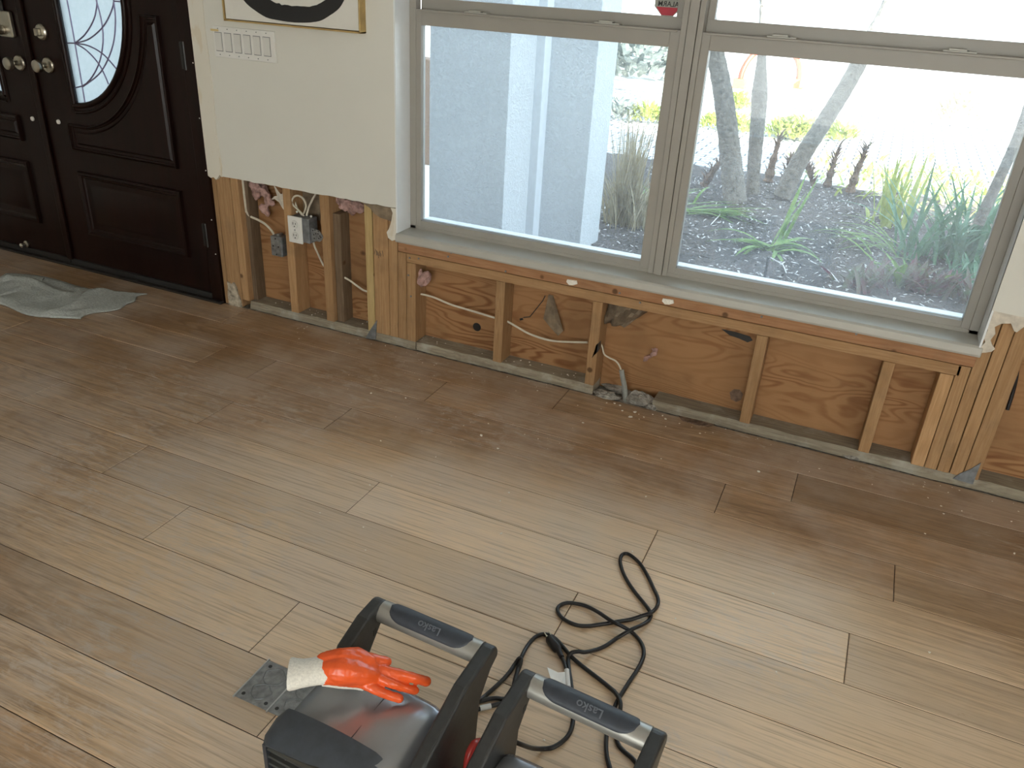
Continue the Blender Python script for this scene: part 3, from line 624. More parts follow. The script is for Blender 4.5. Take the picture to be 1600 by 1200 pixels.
# felt paper rag in the conduit bay
rag = MB(); gx, gz = 10, 6; vs = []; rd = random.Random(4)
for j in range(gz+1):
    for i in range(gx+1):
        x = -.802+.175*i/gx*(1-.55*(j/gz)); z = .386-.10*j/gz; vs.append((x, .055+.028*math.sin(i*1.1+j)*.5+rd.uniform(-.006, .006), z))
rag.add(vs, [(j*(gx+1)+i, j*(gx+1)+i+1, (j+1)*(gx+1)+i+1, (j+1)*(gx+1)+i) for j in range(gz) for i in range(gx)])
o = rag.build('crumpled_felt_paper', M['felt'], smooth=True); o.modifiers.new('t', 'SOLIDIFY').thickness = .002; tag(o, 'crumpled dark felt paper in the corner above the grey conduit', 'paper')
# pink insulation tufts: noisy clumps
def tuft(pts, r, label, y=.055, seed=0, name='insulation_tuft', m='insul', cat='insulation'):
    b = MB(); rd = random.Random(seed)
    for (px, py) in pts:
        for _ in range(5):
            p = W(px+rd.uniform(-3, 3), py+rd.uniform(-3, 3), y+rd.uniform(-.012, .02)); b.ball(p, r*rd.uniform(.6, 1.1), 8, sc=(1, .5, 1.0), jit=.28, seed=rd.random())
    o = b.build(name, M[m], smooth=True, ang=80); md = o.modifiers.new('r', 'REMESH'); md.mode = 'VOXEL'; md.voxel_size = .005; md.use_smooth_shade = True
    d = o.modifiers.new('d', 'DISPLACE'); tx = bpy.data.textures.new('fluff', 'CLOUDS'); tx.noise_scale = .018; d.texture = tx; d.strength = .014; d.texture_coords = 'GLOBAL'
    return tag(o, label, cat, 'pink insulation scraps in the wall' if m == 'insul' else None)
tuft([(388, 288), (395, 291), (402, 297), (411, 300), (418, 306), (421, 316), (413, 328), (400, 305), (410, 292)], .021, 'dusty pink insulation hanging beside the junction box cable', seed=1)
tuft([(523, 311), (533, 314), (545, 318), (556, 321), (563, 326), (550, 328), (537, 322)], .021, 'pink insulation under the drywall edge right of the outlet', y=.065, seed=2)
tuft([(655, 427), (661, 431), (668, 430), (657, 439), (664, 440)], .016, 'small pink insulation tuft at the left of the knot-hole bay', y=.03, seed=3)
tuft([(1008, 561), (1014, 556), (1020, 553), (1023, 548)], .009, 'faint pink insulation shred stuck on the plywood right of the conduit', y=.08, seed=6)
# torn backing paper next to the outlet
tpz = [(427, 288), (434, 298), (438, 303), (441, 303), (443, 291), (447, 293), (450, 310), (448, 325), (447, 332), (441, 325), (436, 316), (429, 311), (424, 312), (428, 307), (433, 306), (431, 300)]
wallpoly('torn_paper_scrap', tpz, .02, M['paper'], 'ragged white torn paper scrap hanging left of the outlet', 'torn paper', .003)
wallpoly('felt_strip', [(566, 317), (583, 318), (600, 323), (614, 326), (616, 348), (606, 344), (594, 340), (585, 334), (578, 325)], -.008, M['felt'], 'brown folded paper strip under the drywall edge at the window corner', 'paper', .004)
wallpoly('dark_recess_paper', [(441, 291), (500, 301), (500, 345), (470, 338), (450, 330)], .083, M['felt'], 'dark felt paper behind the looped white cables', 'paper', .003)
# metal nail-plate corners
for nm, pts, lab in (('metal_plate', [(589, 500), (587, 530), (571, 529), (578, 516)], 'small bent grey metal plate at the foot of the wide marked stud'), ('metal_plate', [(1533, 723), (1520, 757), (1489, 748), (1500, 740), (1517, 733)], 'triangular grey metal plate at the foot of the packed studs')):
    wallpoly(nm, pts, -.004, M['galvd'], lab, 'metal plate', .002)
# scribbled mark
mk = MB(); rd = random.Random(2); c0 = W(592, 397, -.0008)
for k in range(9):
    x = c0.x-.020+.0045*k; mk.tube([(x+rd.uniform(-.004, .004), -.0006, c0.z+rd.uniform(.004, .018)), (x+rd.uniform(-.004, .008), -.0006, c0.z-rd.uniform(.004, .018))], .0008, 5)
tag(mk.build('pencil_scribble', M['black']), 'black scribbled marks on the wide stud', 'mark')
# nail heads and screws in lumber / plate cups on the floor edge
pc = 0
for px, py, y in ((700, 401, -.004), (790, 424, -.004), (705, 395, -.004), (968, 458, -.004), (1000, 473, -.004), (1190, 495, -.004), (1338, 522, -.004), (638, 430, -.003), (640, 403, -.003), (642, 463, -.003), (654, 404, -.003)):
    p = W(px, py, -.001); tag(MB().lathe([(0, -.003), (.0035, -.003), (.004, 0)], (p.x, 0, p.z), 'y', 10).build('screw_head', M['galvd']), 'tiny screw head in the framing under the window', 'screw', 'screw heads in the framing')
for px, py, nm in ((893, 441, 'left'), (1043, 471, 'right')):
    p = W(px, py, -.003); b = MB().prism([(p.x-.018, p.z+.008), (p.x+.02, p.z+.010), (p.x+.024, p.z-.002), (p.x+.008, p.z-.010), (p.x-.008, p.z-.012), (p.x-.020, p.z-.002)], -.006, 0)
    tag(b.build('plaster_blob', M['crumb'], bev=.001), 'whitish plaster blob on the upper plate, the %s one of two' % nm, 'plaster')

# ------------------------------------------------------------------ electrical
def rbox(mb, c, sx, sy, sz): return mb.box(c[0]-sx/2, c[0]+sx/2, c[1]-sy/2, c[1]+sy/2, c[2]-sz/2, c[2]+sz/2)
jx = thing('junction_box', (-2.315, .035, .33), 'small grey metal junction box on the left side of the outlet stud', 'junction box')
b = MB().box(-2.350, -2.292, .012, .06, .285, .375); bo = b.build('box_body', M['galvd'], jx, bev=.003)
MB().box(-2.350, -2.296, .009, .012, .286, .374).build('cover', M['galv'], jx, bev=.001)
for x, z in ((-2.323, .365), (-2.338, .330), (-2.310, .330), (-2.323, .294)): MB().lathe([(0, .0075), (.0035, .0075), (.004, .0095)], (x, 0, z), 'y', 10).build('knockout', M['slot'], jx)
MB().box(-2.325, -2.31, .02, .05, .375, .384).build('cable_clamp', M['galv'], jx, bev=.002)
ob = thing('electrical_outlet', (-2.18, 0, .38), 'white duplex outlet on a grey metal box in the opened wall', 'outlet')
MB().box(-2.222, -2.150, -.024, -.016, .378, .494).build('cover_plate', M['white'], ob, bev=.003)
for z in (.461, .411):
    fc = MB().lathe([(0, -.0255), (.0165, -.0255), (.0175, -.0235)], (-2.186, 0, z), 'y', 24).build('receptacle', M['rocker'], ob, smooth=True)
    MB().box(-2.194, -2.1915, -.0262, -.0245, z-.002, z+.008).box(-2.181, -2.1785, -.0262, -.0245, z-.001, z+.007).lathe([(0, -.0262), (.0028, -.0262), (.0028, -.0245)], (-2.186, 0, z-.009), 'y', 10).build('slots', M['slot'], fc)
MB().lathe([(0, -.0262), (.003, -.0262), (.003, -.0235)], (-2.186, 0, .436), 'y', 10).build('screw', M['galv'], ob)
MB().box(-2.215, -2.118, -.016, .045, .384, .490).build('metal_box', M['galvd'], ob, bev=.003)
MB().prism([(-2.118, .395), (-2.118, .452), (-2.076, .447), (-2.060, .428), (-2.058, .422), (-2.066, .405), (-2.076, .398)], -.003, -.001).build('bracket', M['galv'], ob)
k = MB(); [k.lathe([(0, -.0042), (.003, -.0042), (.003, -.0028)], (x, 0, z), 'y', 8) for x, z in ((-2.108, .442), (-2.097, .446), (-2.080, .443), (-2.104, .424), (-2.094, .430), (-2.082, .432), (-2.103, .408), (-2.080, .412), (-2.073, .424), (-2.068, .419))]; k.build('bracket_holes', M['slot'], ob)
for px, py in ((464, 331), (486, 338)):
    p = W(px, py, .01); MB().ball(p, .005, 8).build('wire_nut', M['white'], ob)
def cable(pts, r, label, m='cable', ys=None, name='white_cable', grp='white cables in the wall', cat='cable'):
    P = [W(p[0], p[1], p[2] if len(p) > 2 else ys) for p in pts]
    return tag(MB().tube(spline(P, 8), r, 8).build(name, M[m], smooth=True), label, cat, grp)
cable([(378, 262, .03), (379, 279, .03), (384, 325, .028), (386, 332, .03), (391, 338, .035), (402, 343, .04), (414, 350, .04), (424, 360, .038), (430, 371, .035)], .005, 'white cable running down into the small grey junction box')
cable([(456, 285, .05), (458, 300, .045), (460, 312, .035), (464, 324, .03), (471, 335, .025), (474, 334, .02), (477, 327, .016), (478, 320, .015), (474, 311, .012), (467, 306, .01), (460, 307, .01), (456, 314, .012), (458, 320, .016), (464, 326, .02), (472, 334, .02), (476, 340, .02)], .004, 'looped white cable above the outlet')
cable([(494, 290, .05), (493, 303, .04), (488, 312, .03), (482, 325, .025), (479, 337, .02)], .0045, 'straight white cable rising from the outlet box, right of the loop')
cable([(489, 376, .03), (492, 386, .035), (497, 397, .04), (504, 412, .045), (508, 417, .045)], .0042, 'short white cable slanting down below the outlet')
cable([(519, 423, .045), (524, 427, .045), (535, 432, .04), (546, 438, .038), (557, 446, .04), (567, 453, .035), (575, 455.5, .025), (588, 456, .012)], .0042, 'white cable between the sistered studs and the pale stud')
cable([(650, 458, .045), (665, 461, .045), (680, 465.5, .045), (705, 476, .05), (738, 486, .05), (774, 497, .045)], .0042, 'white cable crossing the knot-hole bay')
cable([(788, 499, .045), (796, 504, .045), (808, 511, .045), (826, 521, .045), (848, 529, .045), (872, 533.5, .045), (918, 535, .045)], .0042, 'white cable sagging across the paper-flap bay')
cable([(936, 530, .05), (941, 542, .045), (944, 553, .042), (952, 559, .04), (962, 564, .04), (968, 572, .036), (972, 584, .032)], .0032, 'thin white wire curling down into the grey conduit')
cable([(971, 578, .032), (973, 590, .03), (976, 605, .03), (977, 620, .03), (977, 632, .03)], .010, 'grey conduit stub standing in the rubble', 'cond', name='conduit', grp=None, cat='conduit')
cable([(1591, 560, .03), (1588, 590, .035), (1582, 615, .04), (1574, 640, .04)], .006, 'black cable hanging in the dark bay at the right edge', 'cord', name='black_cable', grp=None)
wp = [(1057, 646), (1075, 648), (1095, 655), (1112, 660), (1118, 664), (1104, 667), (1085, 663), (1066, 657)]
tag(MB().prism([(F(*p, .001).x, F(*p, .001).y) for p in wp], .0004, .002, 'z').build('rotten_gouge', M['dry']), 'dark rotten splinter gap before the sole plate right of the rubble', 'gouge')
dk = MB(); tag(dk.prism([(W(px, py, .02).x, W(px, py, .02).z) for px, py in ((934, 536), (938, 533), (937, 546), (927, 557), (931, 547))], .0, .03).build('charred_chip', M['black']), 'black tar scrap on the side of the conduit-bay stud', 'tar scrap')
# light switch bank
sw = thing('light_switch_bank', (-2.375, -.013, 1.15), 'white six-gang rocker switch plate on the drywall below the picture', 'light switch')
MB().box(-2.527, -2.222, -.020, -.0132, 1.096, 1.211).build('switch_plate', M['white'], sw, bev=.002)
for i in range(6):
    x = -2.500+.0475*i*1.005
    rk = MB(); rk.prism([(-.0205, 1.120), (-.0235, 1.152), (-.0205, 1.187)], x-.0155, x+.0155, 'x'); MB().box(x-.0175, x+.0175, -.0205, -.0195, 1.118, 1.189).build('opening_rim', M['galvd'], sw)
    rk = MB().prism([(-.019, 1.120), (-.0215, 1.1205), (-.024, 1.152), (-.0215, 1.1865), (-.019, 1.187)], x-.0158, x+.0158, 'x'); rk.build('rocker', M['rocker'], sw)
    for zz in (1.202, 1.106): MB().lathe([(0, -.0212), (.0022, -.0212), (.0022, -.0195)], (x, 0, zz), 'y', 8).build('plate_screw', M['galvd'], sw)
MB().box(-2.537, -2.497, -.0208, -.0199, 1.191, 1.199).build('tape_strip', M['tape'], sw)
# framed picture
pf = thing('framed_picture', (-2.14, -.03, 1.6), 'gold-framed white picture with one thick black brush arc', 'picture')
px0, px1, pz0, pz1 = -2.436, -1.806, 1.235, 1.86
f_ = MB(); [f_.box(*q) for q in ((px0, px0+.006, -.052, -.0135, pz0, pz1), (px1-.006, px1, -.052, -.0135, pz0, pz1), (px0, px1, -.052, -.0135, pz0, pz0+.006), (px0, px1, -.052, -.0135, pz1-.006, pz1))]
f_.build('picture_frame', M['gold'], pf, bev=.0008)
cv = MB().box(px0+.009, px1-.009, -.047, -.02, pz0+.009, pz1-.009).build('canvas', M['canvas'], pf)
br = MB(); rd = random.Random(9); n = 120; se = lambda v: math.copysign(abs(v)**(2/2.6), v); vo_, vi_ = [], []
for i in range(n):
    t = R(-245+315*i/(n-1)); jo = 1+.012*noise.noise(Vector((i*.22, 0, 0))); ji = 1+.05*noise.noise(Vector((i*.11, 5, 0)))+.02*noise.noise(Vector((i*.9, 2, 0)))
    vo_.append((-2.115+.292*jo*se(math.cos(t)), 1.545-.001+.292*jo*se(math.sin(t)))); vi_.append((-2.095+.235*ji*se(math.cos(t)), 1.545+.238*ji*se(math.sin(t))))
vs = [(x, -.0484, z) for x, z in vo_]+[(x, -.0484, z) for x, z in vi_]+[(x, -.0468, z) for x, z in vo_]+[(x, -.0468, z) for x, z in vi_]
br.add(vs, [(i, i+1, n+i+1, n+i) for i in range(n-1)]+[(2*n+i, 3*n+i, 3*n+i+1, 2*n+i+1) for i in range(n-1)]+[(i, 2*n+i, 2*n+i+1, i+1) for i in range(n-1)]+[(n+i, n+i+1, 3*n+i+1, 3*n+i) for i in range(n-1)]); br.build('brush_arc', M['ink'], pf)

# ------------------------------------------------------------------ floor box cover
fb = thing('floor_box', (-.97, -1.72, 0), 'double galvanised steel knockout plate set in the floor beside the heater-like fan', 'floor box')
fb['label'] = 'double galvanised steel knockout plate set flush in the plank floor'
for (x0, x1) in ((-1.022, -.932), (-.930, -.842)):
    MB().box(x0, x1, -1.780, -1.664, .0005, .003).build('plate', M['galv'], fb, bev=.0008)
    k = MB(); cxx = (x0+x1)/2
    for (yy, rr) in ((-1.699, .027), (-1.745, .024)):
        P = [(cxx+(rr+.002*math.sin(5*t))*math.cos(t), yy+(rr*.85+.002*math.cos(4*t))*math.sin(t), .0032) for t in [R(i*12) for i in range(31)]]; MB().tube(P, .0013, 6).build('knockout_ring', M['galvd'], fb, smooth=True)
    for x, y in ((x0+.014, -1.766), (x1-.014, -1.766), (x0+.016, -1.678)): MB().lathe([(0, .0036), (.0045, .0036), (.0045, .0025)], (x, y, 0), 'z', 12).build('screw_hole', M['slot'], fb)
M['bz'] = plain('bright_zinc', (.6, .62, .63), .35, .8)
for x0 in (-1.024, -.9325): MB().box(x0, x0+.003, -1.783, -1.661, 0, .0045).build('divider_rib', M['bz'], fb)

# ------------------------------------------------------------------ towel
def towel():
    nx, ny = 70, 34
    # outline corners in world: back-left, back-right, front-right, front-left
    A, B_, C_, D_ = Vector((-3.78, -.27, 0)), Vector((-3.02, -.135, 0)), Vector((-3.005, -.50, 0)), Vector((-3.62, -.60, 0))
    vs = []
    for j in range(ny+1):
        for i in range(nx+1):
            u, v = i/nx, j/ny; p = A*(1-u)*(1-v)+B_*u*(1-v)+C_*u*v+D_*(1-u)*v
            p += Vector((.035*math.sin(v*9+u*3)*(u**3), .03*math.sin(u*7), 0))
            if u > .8: p += Vector((.05*(u-.8)*5*math.exp(-((v-.25)/.12)**2), 0, 0))
            h = .012+.020*max(0, noise.noise(Vector((u*5, v*3.2, 1))))+.010*abs(math.sin(u*11+v*5))*(.4+.6*noise.noise(Vector((u*3, v*3, 4))))
            h += .028*math.exp(-(((v-.30)-.25*u*.4)/.07)**2)*(1-u)*(u < .7) + .02*math.exp(-((u-.78)/.05)**2)*(1-v*.5)
            e = min(u, 1-u, v, 1-v); h = h*min(1, e*9+.12)
            vs.append((p.x, p.y, max(.003, h)))
    b = MB(); b.add(vs, [(j*(nx+1)+i, (j+1)*(nx+1)+i, (j+1)*(nx+1)+i+1, j*(nx+1)+i+1) for j in range(ny) for i in range(nx)])
    # rolled fold lying along the far edge and the near-left lump
    o = b.build('towel', M['towel'], smooth=True, ang=180); md = o.modifiers.new('t', 'SOLIDIFY'); md.thickness = .005; md.offset = 1
    tag(o, 'crumpled grey-green towel on the floor before the dark front door', 'towel')
    fo = MB(); P = [F(px, py, .015) for px, py in ((-20, 468), (0, 461), (20, 455), (42, 448), (58, 440), (68, 439))]
    fo.tube(spline(P, 6), [.010+.016*min(1, i/10) for i in range(31)], 10, sq=.5); f2 = fo.build('folded_edge', M['towel'], o, smooth=True); f2.data.transform(Matrix.Identity(4))
towel()

# ------------------------------------------------------------------ blower fans
def make_fan(loc, rz, label, low=False):
    r = thing('blower_fan', loc, label, 'fan', 'pair of blower fans on the floor', rz)
    def B(mb, nm, m, p=r, **k): return mb.build(nm, M[m], p, local=True, **k)
    # side arms
    for s in (-1, 1):
        dz = -.012 if s < 0 else 0
        cap = [(.024*math.cos(t)+.0, .296+.026*math.sin(t)) for t in [R(-20+i*14) for i in range(9)]]
        poly = [(-.050, .0), (-.053, .12), (-.044, .23), (-.004, .275)]+cap+[(-.10, .315), (-.255, .256+dz), (-.285, .20), (-.31, .03), (-.30, 0)]
        if low and s < 0: poly = poly[:-5]+[(-.05, .319), (-.115, .295), (-.165, .235), (-.25, .19), (-.29, .12), (-.31, .03), (-.30, 0)]
        xo = s*.140; xi = s*.112; arm = B(MB().prism(poly, xi, xo, 'x'), 'side_arm', 'fanblk', bev=.006, seg=3)
        B(MB().box(min(xi, xi-s*.0005)-.0004, max(xi, xi-s*.0005)+.0004, -.035, -.025, .262, .276), 'arm_slot', 'slot', arm)
        # round side intake
        cxo = s*.1405; g = MB().lathe([(0, s*.000), (.058, 0), (.062, s*.003), (.066, 0)], (cxo, -.185, .105), 'x', 32); ig = B(g, 'side_intake', 'slot', arm, smooth=True)
        h = MB()
        for a in range(-4, 5):
            for c in range(-4, 5):
                yy, zz = a*.013+(c % 2)*.0065, c*.0115
                if yy*yy+zz*zz < .054**2: h.tube([(cxo+s*.001, -.185+yy, .105+zz+.003), (cxo+s*.003, -.185+yy, .105+zz), (cxo+s*.001, -.185+yy, .105+zz-.003)], .0012, 5)
        B(h, 'intake_mesh', 'galvd', arm)
    # handle: silver sleeve + rubber grip
    def ell(x0, x1, ry, rz_, z, n=24, tap=.0):
        mb = MB(); vs = []; fs = []; xs = [x0+(x1-x0)*i/16 for i in range(17)]
        for x in xs:
            for k in range(n):
                t = 2*math.pi*k/n; vs.append((x, ry*math.cos(t), z+rz_*math.sin(t)))
        for i in range(16):
            for k in range(n): fs.append((i*n+k, i*n+(k+1) % n, (i+1)*n+(k+1) % n, (i+1)*n+k))
        fs += [tuple(range(n)), tuple(range(16*n, 17*n))]; return mb.add(vs, fs)
    hd = B(ell(-.1135, .1135, .0245, .021, .300), 'handle_sleeve', 'handle', smooth=True)
    # grip: rounded-end pad wrapped on the top of the sleeve
    gb = MB(); nu, nv = 40, 18; vs = []; fs = []
    for side in (0, 1):
        for i in range(nu+1):
            u = -1+2*i/nu; x = .093*u
            hw = math.sqrt(max(0, 1-max(0, (abs(u)-.60)/.40)**2))*R(78)
            for j in range(nv+1):
                t = R(98)+hw*(-1+2*j/nv); k = 1.11 if side == 0 else .98
                e = math.sin(math.pi*j/nv)**.3 if 0 < j < nv else 0; k = .985+(k-.985)*e if side == 0 else k
                vs.append((x, -.0245*k*math.cos(t), .300+.021*k*math.sin(t)))
    for i in range(nu):
        for j in range(nv): a = i*(nv+1)+j; fs.append((a, a+1, a+nv+2, a+nv+1))
    gb.v = vs[:(nu+1)*(nv+1)]; gb.f = fs; gb.m = [0]*len(fs)
    gr = B(gb, 'rubber_grip', 'grip', smooth=True, ang=60)
    a_ = R(24); t = text('Lasko', .022, M['letter'], gr, (.004, -.0278*math.sin(a_)-.0005, .300+.0238*math.cos(a_)), (-a_*-1*0+R(24), 0, 0)); t.rotation_euler = (Matrix.Rotation(R(26), 4, 'X') @ Matrix.Rotation(R(180), 4, 'Z')).to_euler()
    # silver hood, crowned, and black lower housing
    hb = MB(); nx = 20; prof = [(-.094, .06), (-.090, .12), (-.087, .19), (-.089, .222), (-.095, .233), (-.107, .239), (-.15, .243), (-.20, .244), (-.262, .240), (-.262, .06)]
    vs = []; fs = []; x0, x1 = (-.150 if low else -.111), .1115
    for i in range(nx+1):
        u = i/nx; x = x0+(x1-x0)*u; cr = -.006*(2*u-1)**2-.030*max(0, (u-.80)/.20)**2-.008*max(0, (.08-u)/.08)**2
        for (y, z) in prof: vs.append((x, y, z+(cr if z > .17 else 0)))
    k = len(prof)
    for i in range(nx):
        for j in range(k): fs.append((i*k+j, i*k+(j+1) % k, (i+1)*k+(j+1) % k, (i+1)*k+j))
    fs += [tuple(range(k)), tuple(range(nx*k, (nx+1)*k))]; hood = B(hb.add(vs, fs), 'silver_hood', 'fansil', smooth=True, ang=35)
    B(MB().box(-.0145, -.0135, -.262, -.10, .2425, .2434), 'hood_seam', 'slot', hood)
    B(MB().box(-.112, .111, -.27, -.105, .012, .07), 'lower_housing', 'fanblk', bev=.01)
    # bezel with arched top, grille opening
    bx0, bx1, bzt = -.166, .076, .246; zb = .02
    def arch(z_in, y, x0, x1, n=22):
        out = []
        for i in range(n+1):
            u = i/n; x = x0+(x1-x0)*u
            z = z_in+.008*math.sin(math.pi*min(1, u*1.05))-.030*max(0, (u-.84)/.16)**2.2-.012*max(0, (.07-u)/.07)**2
            out.append((x, y, z))
        return out
    bz = MB(); L1 = arch(bzt, -.245, bx0+.006, bx1); L2 = arch(bzt-.006, -.262, bx0, bx1+.002); L3 = arch(bzt-.018, -.293, bx0, bx1+.003); L4 = arch(bzt-.034, -.306, bx0+.004, bx1)
    n = len(L1); vs = L1+L2+L3+L4; fs = [(j*n+i, j*n+i+1, (j+1)*n+i+1, (j+1)*n+i) for j in range(3) for i in range(n-1)]
    # side + front frame
    m0 = len(vs)
    bz.add(vs, fs)
    for L, sgn in ((0, 1), (n-1, -1)):
        col = [l[L] for l in (L1, L2, L3, L4)]; bz.add(col+[(c[0], c[1], zb) for c in col], [(i, i+1, i+5, i+4) for i in range(3)])
    ftop = L4; bz.add(ftop+[(p[0], -.306, min(p[2]-.004, .208)) for p in ftop], [(i, i+1, n+i+1, n+i) for i in range(n-1)])
    bz.box(bx0+.004, bx0+.012, -.306, -.25, zb, .208).box(.038, bx1, -.306, -.25, zb, .208).box(bx0+.004, bx1, -.306, -.25, zb, .045)
    bez = B(bz, 'front_bezel', 'fanbez', smooth=True, ang=50)
    B(MB().box(bx0+.01, .040, -.262, -.258, .04, .215), 'grille_back', 'slot')
    B(MB().prism([(bx0+.012, .208), (-.02, .226), (.020, .222), (.036, .200), (.040, .190), (.040, .206)], -.3072, -.300), 'grille_brow', 'fangrey', bev=.001)
    for q in range(8):
        z = .196-.019*q; B(MB().prism([(-.304, z), (-.302, z+.0025), (-.268, z+.010), (-.268, z+.0075)], bx0+.012, .040, 'x'), 'louvre', 'fangrey')
    kb = MB(); [kb.box(x-.001, x+.001, -.296, -.292, .045, .205) for x in (-.12, -.07, -.02)]; B(kb, 'grille_bar', 'galvd')
    for s in (-1, 1): B(MB().box(s*.126-.014, s*.126+.014, -.31, -.045, -.0, .012), 'foot', 'fanblk', bev=.004)
    B(MB().box(-.118, -.095, -.10, -.082, .055, .085), 'cord_inlet', 'fanblk', bev=.002)
    return r
fan1 = make_fan((-.585, -1.676, 0), R(-2.5), 'charcoal and silver blower fan with an orange glove on its hood', True)
fan2 = make_fan((-.239, -1.716, 0), R(-4.2), 'charcoal and silver blower fan at the bottom edge, nearest the coiled black cord')
def cordpart(fan, name, P, r, m, n=10, smooth=True, mbx=None):
    mw = Matrix.Translation(fan.location) @ Matrix.Rotation(fan.rotation_euler.z, 4, 'Z'); inv = mw.inverted()
    mb = mbx if mbx else MB().tube(P, r, n)
    mb.v = [tuple(inv @ Vector(v)) for v in mb.v]; return mb.build(name, M[m], fan, smooth=smooth, local=True)
def fpath(pts, z0=.006): return [F(p[0], p[1], p[2] if len(p) > 2 else z0) for p in pts]
S1 = [(800, 1157, .10), (814, 1163, .08), (832, 1169, .03), (848, 1170), (863, 1168), (877, 1160), (888, 1149), (894, 1135), (896, 1115), (895, 1090), (892, 1065), (889, 1045), (888, 1029), (893, 1020, .014), (904, 1018, .018), (914, 1019, .016), (932, 1015), (948, 1008), (964, 997), (986, 984, .016), (1002, 977, .012), (1013, 970), (1017, 961), (1014, 953, .01), (1005, 941), (992, 925), (981, 909), (973, 893), (969, 877), (972, 867), (980, 865), (990, 871), (1001, 882), (1012, 900), (1021, 919), (1028, 935), (1027, 947), (1018, 957, .018), (1004, 962, .012), (985, 968), (966, 971), (949, 974), (935, 976), (920, 978), (903, 977), (887, 971), (876, 963), (871, 953), (875, 946), (886, 942), (900, 943), (916, 947), (934, 956, .012), (955, 970, .018), (975, 980, .016), (990, 990), (1002, 1005), (1006, 1019), (1003, 1033), (995, 1048), (985, 1063), (974, 1080), (966, 1093), (960, 1106), (954, 1120), (949, 1140), (947, 1160), (948, 1180), (953, 1200), (962, 1230)]
c2 = cordpart(fan2, 'power_cord', spline(fpath(S1), 6), .0050, 'cord')
S3 = [(745, 1098, .01), (753, 1095), (764, 1092), (775, 1091), (787, 1092), (798, 1088), (803, 1072), (806, 1058), (810, 1042, .008), (816, 1024, .012), (825, 1008), (836, 996), (848, 991), (860, 993), (870, 1000), (880, 1011), (892, 1025, .008), (904, 1036), (918, 1047), (935, 1060), (950, 1072), (962, 1083, .010), (969, 1096, .016), (969, 1110, .014), (965, 1125), (962, 1145), (966, 1163), (975, 1174), (987, 1184), (995, 1195), (1000, 1215), (990, 1240)]
c2b = cordpart(fan2, 'power_cord', spline(fpath(S3), 6), .0050, 'cord')
S2 = [(738, 1100, .02), (748, 1094, .012), (756, 1089), (771, 1076), (786, 1062), (797, 1049), (805, 1037), (811, 1029, .016), (814, 1030, .016), (813, 1038, .012), (810, 1047), (806, 1057), (803, 1070), (800, 1085), (795, 1096), (784, 1099), (766, 1103), (752, 1107), (740, 1110)]
c1 = cordpart(fan1, 'power_cord', spline(fpath(S2), 6), .0050, 'cord')
P = fpath([(767, 1103, .006), (750, 1107, .006)]); tg = cordpart(fan1, 'cord_label', spline(P, 4), .0062, 'tagw')
S4 = [(876, 1024, .008), (881, 1034), (884, 1044), (886, 1056), (887, 1068), (888, 1082), (892, 1096), (898, 1106)]
cordpart(fan1, 'power_cord', spline(fpath(S4), 6), .0046, 'cord')
# plug with strain relief, body and prongs
p0, p1, p2, p3 = F(878, 1027, .009), F(873, 1017, .010), F(860, 999, .011), F(855, 991, .011)
cordpart(fan1, 'plug', [p0, p0.lerp(p1, .5), p1, p1.lerp(p2, .15), p1.lerp(p2, .5), p2, p2.lerp(p3, .3)], [.006, .0065, .007, .0115, .0125, .0125, .010], 'cord', 14)
d_ = (p3-p2).normalized(); sd = Vector((-d_.y, d_.x, 0)); pr = MB()
for k, zz in ((-.006, .004), (.006, .004), (0, -.004)): q = p2+sd*k+Vector((0, 0, zz)); pr.tube([q, q+d_*.022], .0016, 6)
cordpart(fan1, 'plug_prongs', None, 0, 'brass', mbx=pr)
a0, a1 = F(885.5, 1047, .009), F(888, 1074, .009); cordpart(fan1, 'cord_label', [a0, a1], .0062, 'tagw')
tgp = [F(884, 1050, .011), F(872, 1051, .02), F(855, 1043, .035), F(861, 1062, .028), F(874, 1071, .014), F(886, 1076, .010)]
mbt = MB(); mbt.add(tgp+[p+Vector((0, 0, .0008)) for p in tgp], [(0, 1, 4, 5), (1, 2, 3, 4), (6, 11, 10, 7), (7, 10, 9, 8)]+[(i, (i+1) % 6, (i+1) % 6+6, i+6) for i in range(6)]); cordpart(fan1, 'warning_tag', None, 0, 'tagw', mbx=mbt, smooth=False)

